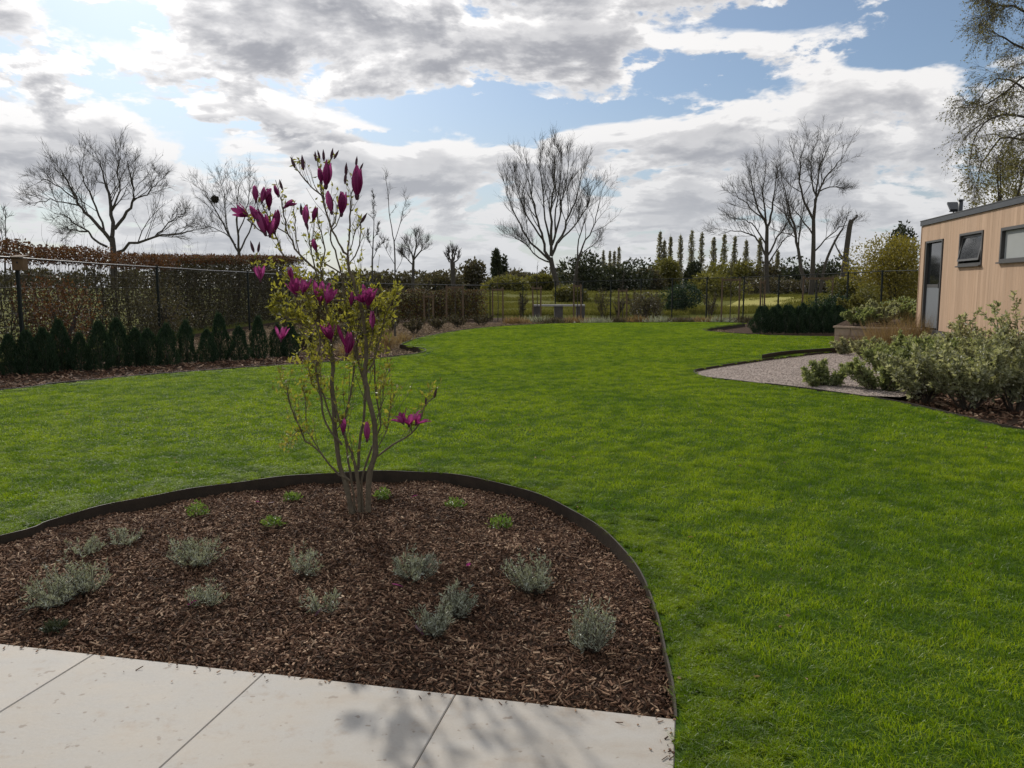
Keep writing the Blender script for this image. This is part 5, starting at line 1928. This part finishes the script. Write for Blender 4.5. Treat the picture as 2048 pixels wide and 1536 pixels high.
STEMS = [   # points in view, start radius, end radius, depth lean
    ([(706, 1036), (692, 975), (680, 929), (671, 860), (664, 790), (664, 720), (660, 660), (652, 600), (640, 540)], .021, .008, .10),
    ([(736, 1036), (737, 960), (750, 905), (748, 850), (737, 790), (730, 750), (733, 700), (728, 640), (712, 580), (697, 530), (696, 508)], .022, .008, -.08),
    ([(720, 1036), (714, 945), (702, 905), (684, 860), (668, 800)], .015, .006, -.15),
    ([(716, 940), (720, 885), (727, 830), (729, 780), (716, 720), (702, 660), (690, 600), (682, 545)], .012, .006, .2),
    ([(700, 962), (668, 940), (640, 905), (612, 882), (597, 850), (582, 810), (572, 768)], .008, .003, -.25),
    ([(640, 905), (620, 870), (598, 862), (582, 880)], .004, .002, -.3),
    ([(676, 880), (656, 815), (641, 775), (630, 735), (618, 690)], .007, .003, .25),
    ([(612, 845), (612, 800), (606, 770)], .004, .002, -.2),
    ([(751, 915), (786, 890), (822, 868), (842, 838), (852, 810), (869, 790)], .007, .003, -.2),
    ([(822, 868), (824, 850), (820, 838)], .005, .003, -.2),
    ([(748, 850), (765, 800), (768, 762), (782, 740)], .005, .002, .2),
    ([(730, 760), (752, 710), (764, 660), (776, 620), (792, 590)], .006, .003, -.15),
    ([(696, 510), (683, 496), (665, 460), (651, 420), (643, 392), (621, 372), (603, 350), (590, 335)], .008, .003, .1),
    ([(696, 508), (700, 462), (701, 420), (703, 390), (712, 348)], .007, .003, -.1),
    ([(651, 420), (648, 395), (648, 372)], .005, .003, .15),
    ([(643, 392), (640, 350), (632, 318)], .004, .002, .1),
    ([(648, 372), (656, 345), (662, 315)], .004, .002, .1),
    ([(700, 500), (712, 460), (722, 445)], .004, .002, -.1),
    ([(640, 545), (600, 510), (578, 470), (568, 432), (565, 412), (556, 380)], .007, .003, -.1),
    ([(610, 520), (572, 515), (561, 497), (554, 478), (545, 455), (537, 440)], .005, .003, -.2),
    ([(554, 478), (530, 470), (508, 450), (492, 438)], .004, .003, -.2),
    ([(652, 600), (630, 540), (622, 500), (616, 460), (613, 430)], .006, .003, .2),
    ([(622, 500), (628, 460), (628, 430)], .004, .002, .2),
    ([(682, 545), (668, 500), (660, 470), (672, 430), (674, 410)], .006, .003, -.2),
    ([(664, 460), (684, 425), (690, 400)], .004, .002, .1),
    ([(660, 650), (620, 600), (590, 570), (560, 545), (522, 540)], .006, .003, -.2),
    ([(664, 700), (620, 660), (590, 640), (556, 628)], .005, .002, -.2),
    ([(733, 700), (745, 670), (745, 640)], .005, .003, -.25),
    ([(728, 640), (735, 615), (735, 595)], .005, .003, -.25),
    ([(690, 600), (660, 600), (642, 590)], .005, .003, -.3),
    ([(671, 860), (682, 845), (684, 840)], .004, .003, -.2),
    ([(738, 880), (736, 868), (734, 850)], .004, .003, -.2),
    ([(680, 545), (640, 520), (632, 500), (628, 480)], .005, .003, .1),
    ([(590, 570), (560, 600), (548, 625)], .004, .002, -.1),
    ([(712, 1036), (704, 965), (694, 905), (690, 850), (700, 790), (708, 730), (716, 660), (722, 600), (718, 545)], .009, .004, .3),
    ([(728, 1036), (724, 960), (742, 900), (760, 850), (752, 780), (748, 720), (756, 660), (750, 600)], .008, .004, .35),
    ([(684, 890), (652, 850), (642, 800), (634, 740), (640, 680), (622, 620), (606, 570)], .008, .004, -.3),
    ([(697, 530), (716, 500), (722, 470), (716, 430)], .005, .003, .2),
    ([(640, 540), (650, 500), (640, 460), (634, 430)], .005, .003, -.2),
    ([(600, 510), (590, 470), (592, 440), (586, 420)], .004, .003, .2),
    ([(578, 470), (548, 450), (530, 420), (518, 400)], .004, .003, -.1),
    ([(668, 800), (640, 790), (622, 760), (616, 730)], .004, .002, -.3),
    ([(750, 905), (775, 860), (778, 820), (790, 790)], .004, .002, .2),
]
twL, twA, twP = [], [], []
for (pl, r0, r1, lean) in STEMS:
    n_ = len(pl)
    L0 = pl[0]
    pw = []
    for i, q in enumerate(pl):
        hfrac = (1036 - q[1]) / 700.0
        f = i / (n_ - 1)
        pw.append(mpt(q[0], q[1], lean * (.35 * hfrac + .65 * f * hfrac)))
    pw = smooth_line(pw, 3)
    a_ = Acc()
    wob = np.array(pw) + np.concatenate([np.zeros((1, 3)), rng.normal(0, .0035, (len(pw) - 1, 3))])
    rad_ = np.linspace(r0, r1, len(wob)) * rng.uniform(.88, 1.15, len(wob))
    a_.tube(wob, rad_, 8)
    obj('stem', a_.mesh('stem', True), M_MAGBARK, mag)
    res = []
    if r0 < .02:
        grow(rng, wob, r1 * 1.3, r1 * .7, 0, 1, res, (max(5, int(len(wob) * .9)),), (.34,), (14, 36), .7, .3, .0018)
    else:
        grow(rng, wob, r1 * 1.1, r1 * .7, 0, 1, res, (11,), (.09,), (25, 50), .6, .45, .0018)
    for (p_, r_, l_) in res[1:]:
        twP.append((p_, r_))
tw = Acc()
for (p_, r_) in twP:
    tw.tube(p_, r_, 4)
obj('twigs', tw.mesh('twigs', False), M_MAGBARK, mag)
# young leaves on the twigs, thick in the middle of the crown
pos, ax = [], []
for (p_, r_) in twP:
    tip = p_[-1]
    wpt = tip + np.array(MB)
    zz = wpt[2]
    midk = math.exp(-((zz - 1.42) / .30) ** 2)
    m = int((1 if zz > 1.85 else 2.5) + 15 * midk + rng.uniform(0, 2))
    for j in range(m):
        t_ = rng.uniform(.35, 1)
        i_ = min(int(t_ * (len(p_) - 1)), len(p_) - 2)
        f_ = t_ * (len(p_) - 1) - i_
        pos.append(p_[i_] * (1 - f_) + p_[i_ + 1] * f_ + rng.normal(0, .006, 3))
        ax.append(rand_dirs(1, rng, .7)[0])
LEAFSPOT = [(566, 768), (583, 880), (575, 890), (600, 760), (630, 755), (640, 770), (765, 770), (760, 775), (610, 800), (590, 720), (610, 690),
            (570, 640), (560, 610), (780, 600), (792, 590), (775, 640), (640, 700), (700, 720), (745, 690), (600, 620), (620, 640), (690, 640),
            (705, 610), (665, 620), (580, 600), (720, 560), (670, 560), (600, 545), (640, 530), (560, 570), (650, 660), (630, 610), (755, 610), (770, 600), (600, 580), (575, 560)]
for (px, py) in LEAFSPOT:
    for j in range(20):
        pos.append(mpt(px + rng.normal(0, 9), py + rng.normal(0, 9), rng.normal(0, .08)))
        ax.append(rand_dirs(1, rng, .7)[0])
m = len(pos)
a_ = Acc()
leaf_quads(a_, np.array(pos), np.array(ax), 0.042 * rng.uniform(.5, 1.35, m), .018 * rng.uniform(.7, 1.3, m), .25, rng)
obj('young_leaves', a_.mesh('young_leaves'), M_MAGLEAF, mag, kind='stuff')


# flowers
def petal_mesh(curl, wid, seed):
    r_ = np.random.default_rng(seed)
    nu, nv = 7, 5
    v = []
    for i in range(nu):
        t_ = i / (nu - 1)
        w_ = wid * (.18 + .82 * math.sin(math.pi * (.08 + .80 * t_)) ** .9) * .5
        if i == nu - 1:
            w_ *= .35
        for j in range(nv):
            s_ = (j / (nv - 1) - .5) * 2
            out_ = .10 * math.sin(math.pi * min(1, t_ * 1.1)) + curl * t_ ** 2.2 - .16 * wid * (s_ * s_)
            v.append((s_ * w_, out_ + r_.normal(0, .006), t_ * (1 - .25 * abs(curl) * t_)))
    f = []
    for i in range(nu - 1):
        for j in range(nv - 1):
            f.append((i * nv + j, i * nv + j + 1, (i + 1) * nv + j + 1, (i + 1) * nv + j))
    return mesh_np('petal', v, f, True)


PETALS = {'tight': [petal_mesh(-.04, .29, 1), petal_mesh(-.02, .27, 2)], 'open': [petal_mesh(.16, .30, 3), petal_mesh(.24, .27, 4)], 'wide': [petal_mesh(.36, .29, 5), petal_mesh(.50, .28, 6)]}
a = Acc(); a.tube([(0, 0, -.14), (0, 0, -.06), (0, 0, .02), (0, 0, .10)], [.045, .075, .09, .03], 8); CALYX = a.mesh('flower', True)
FLW = [  # px, py of the base, height in px, lean to the right in degrees, kind
    (497, 432, 42, -68, 'open'), (515, 440, 36, -30, 'tight'), (530, 466, 52, -12, 'tight'), (549, 462, 48, 12, 'tight'), (540, 470, 44, 2, 'open'),
    (512, 402, 34, -4, 'tight'), (524, 404, 32, 10, 'tight'), (538, 416, 44, 4, 'tight'), (528, 398, 28, 34, 'tight'),
    (556, 392, 26, -22, 'tight'), (568, 416, 26, 48, 'tight'), (573, 410, 22, 78, 'tight'),
    (652, 372, 56, 6, 'tight'), (643, 365, 34, -10, 'tight'), (714, 392, 62, 2, 'tight'), (663, 424, 44, -8, 'tight'), (683, 428, 46, 8, 'tight'),
    (612, 448, 40, -3, 'tight'), (626, 440, 30, 20, 'tight'), (632, 502, 26, -10, 'tight'),
    (521, 560, 34, -6, 'open'), (640, 604, 52, 4, 'open'), (654, 606, 40, 24, 'open'), (736, 612, 50, 4, 'open'), (728, 606, 38, -16, 'wide'), (745, 656, 36, 2, 'tight'),
    (592, 590, 42, -8, 'open'), (606, 586, 36, 14, 'open'), (562, 680, 36, 0, 'open'), (694, 708, 50, 10, 'tight'), (662, 680, 40, -14, 'open'),
    (818, 850, 40, -6, 'wide'), (806, 846, 34, -34, 'wide'), (832, 848, 34, 30, 'wide'), (686, 866, 34, 2, 'tight'), (734, 880, 40, 0, 'tight'),
    (702, 610, 30, 6, 'tight'), (584, 560, 30, -10, 'tight'),
]
for i, (px, py, hp, tilt, kd) in enumerate(FLW):
    off = {0: .0}.get(i, float(rng.uniform(-.34, -.10)))
    p_ = mpt(px, py, off)
    H = .86 * hp * MD / FPX
    fo = obj('flower', CALYX, M_BUD, mag)
    fo.location = tuple(p_)
    fo.scale = (H, H, H)
    fo.rotation_euler = (R(rng.uniform(-14, 14)), R(tilt), 0)
    n_ = {'tight': 6, 'open': 7, 'wide': 8}[kd]
    a0 = rng.uniform(0, 6.28)
    dark = kd == 'tight' and py < 520
    for k_ in range(n_):
        po = obj('petal', PETALS[kd][k_ % 2], M_PETAL, fo)
        an = a0 + k_ * 6.283 / n_ + rng.normal(0, .12)
        tl_ = {'tight': 4, 'open': 12, 'wide': 24}[kd] + rng.normal(0, 4)
        rad_ = .055
        # petal leans outwards along its own +Y
        M_ = Matrix.Rotation(an, 4, 'Z') @ Matrix.Translation((0, rad_, 0)) @ Matrix.Rotation(-R(tl_), 4, 'X')
        po.matrix_local = M_ @ Matrix.Scale(float(rng.uniform(.82, 1.06)), 4)
# slim dark buds at the shoot tips
bm_ = Acc(); bm_.tube([(0, 0, 0), (0, 0, .25), (0, 0, .6), (0, 0, 1)], [.05, .13, .12, .01], 7); BUDM = bm_.mesh('bud', True)
BUDS = [(590, 336, 24, -20), (607, 340, 30, -6), (632, 322, 20, -6), (648, 322, 22, 0), (662, 318, 22, 12), (668, 318, 20, 30), (640, 318, 18, -12), (722, 446, 24, 34), (712, 332, 20, 6), (720, 340, 16, 24),
        (565, 380, 22, -16), (508, 505, 24, -14), (516, 505, 22, 10), (690, 368, 24, 4), (603, 430, 24, -4), (692, 352, 26, 4), (868, 796, 22, 16), (852, 812, 20, 0), (616, 460, 18, -10)]
for (px, py, hp, tilt) in BUDS:
    o = obj('bud', BUDM, M_BUD, mag)
    o.location = tuple(mpt(px, py, rng.uniform(-.08, .08)))
    H = hp * MD / FPX
    o.scale = (H, H, H)
    o.rotation_euler = (R(rng.uniform(-10, 10)), R(tilt), 0)
# one fallen-open pale petal hanging in the crown
o = obj('pale_petal', PETALS['wide'][1], M_PALEPETAL, mag, label='pale pink drooping petal')
o.location = tuple(mpt(692, 694, -.2)); o.scale = (.10, .19, .19); o.rotation_euler = (0, R(-26), 0)


# ------------------------------------------------------------------ lavender and other small plants in the bed
def lavender(label, px, py, hpx, wpx, seed, dens=1.0):
    rng = np.random.default_rng(seed)
    g0 = gp(px, py, -.05)
    z0 = float(bed_z(np.array([g0.x]), np.array([g0.y]))[0])
    q = gp(px, py, z0)
    h, w = 1.1 * hpx * q.y / FPX, 1.1 * wpx * q.y / FPX
    lx, ly = rng.normal(0, .12, 2)
    sq = rng.uniform(.7, 1.3)
    dens = dens if dens >= 1 else dens * .62
    root = thing('lavender', label, 'lavender', (q.x, q.y, z0), 0, 'lavender plants in the magnolia bed')
    st_, lv_ = Acc(), Acc()
    ns = int(46 * dens)
    for k_ in range(ns):
        an = rng.uniform(0, 6.28)
        rr = math.sqrt(rng.uniform(0, 1)) * w * .5
        hh = h * rng.uniform(.55, 1.05) * (1 - .35 * (rr / (w * .5)) ** 2)
        p0 = np.array([math.cos(an) * rr * .25, math.sin(an) * rr * .25, 0])
        p1 = np.array([math.cos(an) * rr * .7, math.sin(an) * rr * .7, hh * .5])
        p2 = np.array([math.cos(an) * rr + lx * hh, math.sin(an) * rr * sq + ly * hh, hh * (1 + .25 * math.cos(an * 2 + lx * 9))])
        P_ = np.array(smooth_line([p0, p1, p2], 4))
        st_.tube(P_, np.linspace(.0022, .0012, len(P_)), 3)
        m = 26
        t_ = rng.uniform(.25, 1, m)
        ii_ = np.minimum((t_ * (len(P_) - 1)).astype(int), len(P_) - 2)
        f_ = (t_ * (len(P_) - 1) - ii_)[:, None]
        pp_ = P_[ii_] * (1 - f_) + P_[ii_ + 1] * f_
        leaf_quads(lv_, pp_, rand_dirs(m, rng, .9), .030 * rng.uniform(.6, 1.2, m), .0048, .15, rng)
    obj('stems', st_.mesh('stems'), M_TWIG, root)
    obj('foliage', lv_.mesh('foliage'), M_LAV, root)


LAV = [(105, 1215, 58, 110, 1.2, 'silvery lavender at the far left front of the bed'),
       (165, 1190, 72, 120, 1.4, 'largest silvery lavender, right of the one at the far left'),
       (172, 1112, 40, 70, .7, 'small dull lavender at the left back of the bed'),
       (245, 1092, 34, 70, .6, 'faint low lavender second from the left along the back'),
       (390, 1132, 58, 130, 1.4, 'wide silvery lavender midway between magnolia and left border'),
       (412, 1215, 46, 86, .8, 'small dark lavender in front of the wide one'),
       (615, 1150, 54, 90, .9, 'grey lavender left in front of the magnolia stems'),
       (642, 1232, 50, 80, .6, 'thin lavender in the front middle of the bed'),
       (832, 1162, 58, 100, 1.2, 'rounded lavender right in front of the magnolia stems'),
       (1062, 1185, 70, 108, 1.4, 'bushy green grey lavender at the right middle of the bed'),
       (866, 1275, 66, 84, 1.0, 'silvery lavender at the front, lower left of a close pair'),
       (916, 1238, 66, 72, 1.1, 'silvery lavender of the close pair, upper right one'),
       (1178, 1305, 92, 100, 1.2, 'tall loose lavender nearest the right edge of the bed')]
for i, (px, py, hp, wp, dn, lab) in enumerate(LAV):
    lavender(lab, px, py, hp, wp, 900 + i, dn)


def sprout(label, px, py, hpx, wpx, seed, mat=None, cat='plant', name='green_sprout'):
    rng = np.random.default_rng(seed)
    g0 = gp(px, py, -.05)
    z0 = float(bed_z(np.array([g0.x]), np.array([g0.y]))[0])
    q = gp(px, py, z0)
    h, w = hpx * q.y / FPX, wpx * q.y / FPX
    root = thing(name, label, cat, (q.x, q.y, z0), 0, 'green sprouts in the magnolia bed')
    a_, s_ = Acc(), Acc()
    m = 150
    an = rng.uniform(0, 6.28, m)
    rr = np.sqrt(rng.uniform(0, 1, m)) * w * .5
    p_ = np.stack([np.cos(an) * rr, np.sin(an) * rr, rng.uniform(.1, 1, m) * h * (1 - .5 * (rr / (w * .5)) ** 2)], axis=1)
    leaf_quads(a_, p_, rand_dirs(m, rng, .8), rng.uniform(.02, .04, m), .012, .2, rng)
    for k_ in range(14):
        s_.tube([(p_[k_][0] * .3, p_[k_][1] * .3, 0), p_[k_] * .6, p_[k_]], [.002, .0016, .001], 3)
    obj('leaves', a_.mesh('leaves'), mat or M_SPROUT, root)
    obj('stems', s_.mesh('stems'), M_TWIG, root)


for i, (px, py, hp, wp, lab) in enumerate([(397, 1034, 34, 42, 'pale green sprout left behind the wide lavender'),
                                           (585, 1004, 22, 34, 'small green sprout near the edging left of the magnolia'),
                                           (545, 1052, 20, 40, 'flat green sprout left of the magnolia foot'),
                                           (766, 998, 24, 34, 'yellowish sprout just right of the magnolia stems'),
                                           (911, 1018, 24, 40, 'green sprout by the back edging right of the magnolia'),
                                           (1000, 1056, 28, 50, 'bright green sprout, rightmost at the back of the bed'),
                                           (110, 1258, 9, 44, 'flat dark green sprout by the paving at the far left')]):
    sprout(lab, px, py, hp, wp, 950 + i, M_DARKEV if hp < 10 else None)
# fallen petals
for i, (px, py, sc, mt, lab) in enumerate([(518, 1012, .075, M_PETAL, 'fallen magenta petal on the mulch behind the flat sprout'),
                                           (535, 1015, .07, M_BUD, 'dark fallen petal beside the magenta one'),
                                           (376, 1226, .06, M_PETAL, 'fallen magenta petal in front of the small dark lavender'),
                                           (848, 1282, .075, M_BUD, 'dark purple fallen petal before the close lavender pair'),
                                           (806, 1182, .07, M_PETAL, 'fallen petal at the foot of the rounded lavender'),
                                           (935, 1138, .09, M_PETAL, 'curled pink petal between two right lavenders'),
                                           (822, 1000, .06, M_PETAL, 'small fallen petal near the back edging'),
                                           (630, 1240, .06, M_BUD, 'dark fallen petal under the thin lavender')]):
    g0 = gp(px, py, -.04)
    z0 = float(bed_z(np.array([g0.x]), np.array([g0.y]))[0]) + .016
    o = obj('fallen_petal', PETALS['open'][i % 2].copy(), None)
    o.data.materials.clear(); o.data.materials.append(mt)
    o.location = (g0.x, g0.y, z0)
    o.scale = (sc, sc, sc)
    o.rotation_euler = (R(80 + 8 * math.sin(i)), 0, i * 1.3)
    tag(o, lab, 'petal', 'fallen magnolia petals')

# ------------------------------------------------------------------ rough grass on the field beyond the fence
rf = np.random.default_rng(91)
tfs = []
for i in range(3):
    a_ = Acc()
    m = 70
    p_ = np.c_[rf.normal(0, .35, (m, 2)), np.zeros(m)]
    leaf_quads(a_, p_, rand_dirs(m, rf, 1.6), rf.uniform(.15, .5, m), .03, .2, rf)
    tfs.append(proto('field_tuft', a_.mesh('field_tuft'), M_FIELDTUFT))
n = 9000
y = 47.5 + 90 * rf.uniform(0, 1, n) ** 1.6
x = rf.uniform(-.45, .72, n) * y
k = (y > 47.5) & (np.sin(x * .23 + 1.1) * np.sin(y * .31) + .5 * np.sin(x * .6) * np.cos(y * .5) > -.25) & (x > -11)
x, y = x[k], y[k]
n = len(x)
s_ = rf.uniform(.5, 1.3, n)
scatter('field_grass', np.stack([x, y, terrain(x, y)], axis=1), np.stack([np.zeros(n), np.zeros(n), rf.uniform(0, 6.28, n)], axis=1), np.stack([s_, s_, s_ * .8], axis=1), rf.integers(0, 3, n), tfs, 'rough olive grass on the field beyond the fence')

# pebbles on the gravel patch
pbm = []
for i in range(4):
    r_ = np.random.default_rng(i)
    v_ = np.array([(1, 0, 0), (0, 1, 0), (-1, 0, 0), (0, -1, 0), (0, 0, .6), (0, 0, -.6)], float) * r_.uniform(.6, 1.2, (6, 1)) * .02
    pbm.append(proto('pebble', mesh_py('pebble', v_, [(0, 1, 4), (1, 2, 4), (2, 3, 4), (3, 0, 4), (1, 0, 5), (2, 1, 5), (3, 2, 5), (0, 3, 5)], True), M_PEBBLE))
n = 26000
gpx = np.array([q[0] for q in grav_poly])
gpy = np.array([q[1] for q in grav_poly])
x = rf.uniform(gpx.min(), gpx.max(), n)
y = rf.uniform(gpy.min(), gpy.max(), n)
k = in_poly(x, y, grav_poly)
x, y = x[k], y[k]
n = len(x)
s_ = rf.uniform(.4, 1.2, n)
scatter('gravel_pebbles', np.stack([x, y, np.full(n, -.027)], axis=1), np.stack([np.zeros(n), np.zeros(n), rf.uniform(0, 6.28, n)], axis=1), np.stack([s_, s_, s_ * .7], axis=1), rf.integers(0, 4, n), pbm, 'buff pebbles of the gravel patch')

# dry reddish stems at the tip of the left bed
for i, (px, pb, hp, wp, lab) in enumerate([(775, 700, 50, 46, 'tuft of reddish dry stems at the pointed end of the left bed'), (808, 690, 30, 34, 'small tuft of dry stems beside the bed tip'), (700, 712, 34, 50, 'low dry tuft behind the magnolia stems in the left bed')]):
    rng = np.random.default_rng(840 + i)
    q = gp(px, pb, -.12)
    h, w = hp * q.y / FPX, wp * q.y / FPX
    root = thing('dry_grass_tuft', lab, 'plant', (q.x, q.y, -.12), 0, 'dry tufts in the left bed')
    a_ = Acc()
    m = 160
    p_ = np.stack([rng.normal(0, w * .2, m), rng.normal(0, w * .2, m), np.zeros(m)], axis=1)
    leaf_quads(a_, p_, rand_dirs(m, rng, 1.8), h * rng.uniform(.5, 1.1, m), .014, .2, rng)
    obj('foliage', a_.mesh('foliage'), M_DRY, root)
# dead leaves blown onto the lawn
rng = np.random.default_rng(850)
n = 240
y = rng.uniform(3, 20, n)
x = rng.uniform(-.6, .6, n) * y
k = in_poly(x, y, lawn_poly)
x, y = x[k], y[k]
a_ = Acc()
d_ = rand_dirs(len(x), rng)
d_[:, 2] *= .25
leaf_quads(a_, np.stack([x, y, rng.uniform(.022, .032, len(x))], axis=1), d_, rng.uniform(.02, .045, len(x)), .016, .2, rng)
obj('dead_leaves', a_.mesh('dead_leaves'), M_DRY, kind='stuff', label='dead leaves scattered on the lawn')

# bare twiggy shrubs in the left bed behind the magnolia and along the back fence
for i, (px, dp_, hp, wp, lab) in enumerate([(1205, 45.5, 70, 26, 'thin twiggy sapling by the far fence right of the stone bench'), (1235, 46.2, 60, 26, 'second twiggy sapling by the far fence, right of the bench'),
                                            (1272, 45.6, 76, 28, 'third twiggy sapling by the far fence, left of the dark rounded bush'), (1312, 46.0, 64, 26, 'fourth twiggy sapling, beside the dark rounded bush'),
                                            (1040, 46.0, 60, 28, 'twiggy sapling behind the fence left of the stone bench'), (1420, 44.5, 66, 28, 'twiggy sapling by the far fence right of the dark rounded bush')]):
    shrub('twiggy_shrub', lab, px, 630, hp, wp, M_THICKET, 890 + i, 5, .08, .05, .25, depth=dp_, group='twiggy saplings at the far fence', zb=-.1)
for i, (px, pb, hp, wp, lab) in enumerate([(612, 706, 66, 50, 'bare twiggy shrub left of the magnolia stems in the far bed'), (655, 700, 72, 50, 'bare twiggy shrub seen between the magnolia stems'),
                                           (735, 692, 60, 46, 'bare twiggy shrub just right of the magnolia stems'), (690, 682, 70, 60, 'brown twiggy shrub farther behind the magnolia'),
                                           (830, 668, 40, 46, 'low twiggy shrub at the inner corner of the back bed'), (872, 661, 36, 44, 'second low twiggy shrub of the back bed'),
                                           (918, 655, 32, 40, 'third low twiggy shrub of the back bed'), (962, 651, 28, 40, 'last low twiggy shrub where the back bed narrows'),
                                           (770, 672, 56, 60, 'wide twiggy shrub in front of the back fence'), (590, 686, 76, 60, 'tall twiggy shrub at the right end of the yew row')]):
    shrub('twiggy_shrub', lab, px, pb, hp, wp, M_THICKET, 870 + i, 7, .06, .035, .35, group='twiggy shrubs of the back bed')
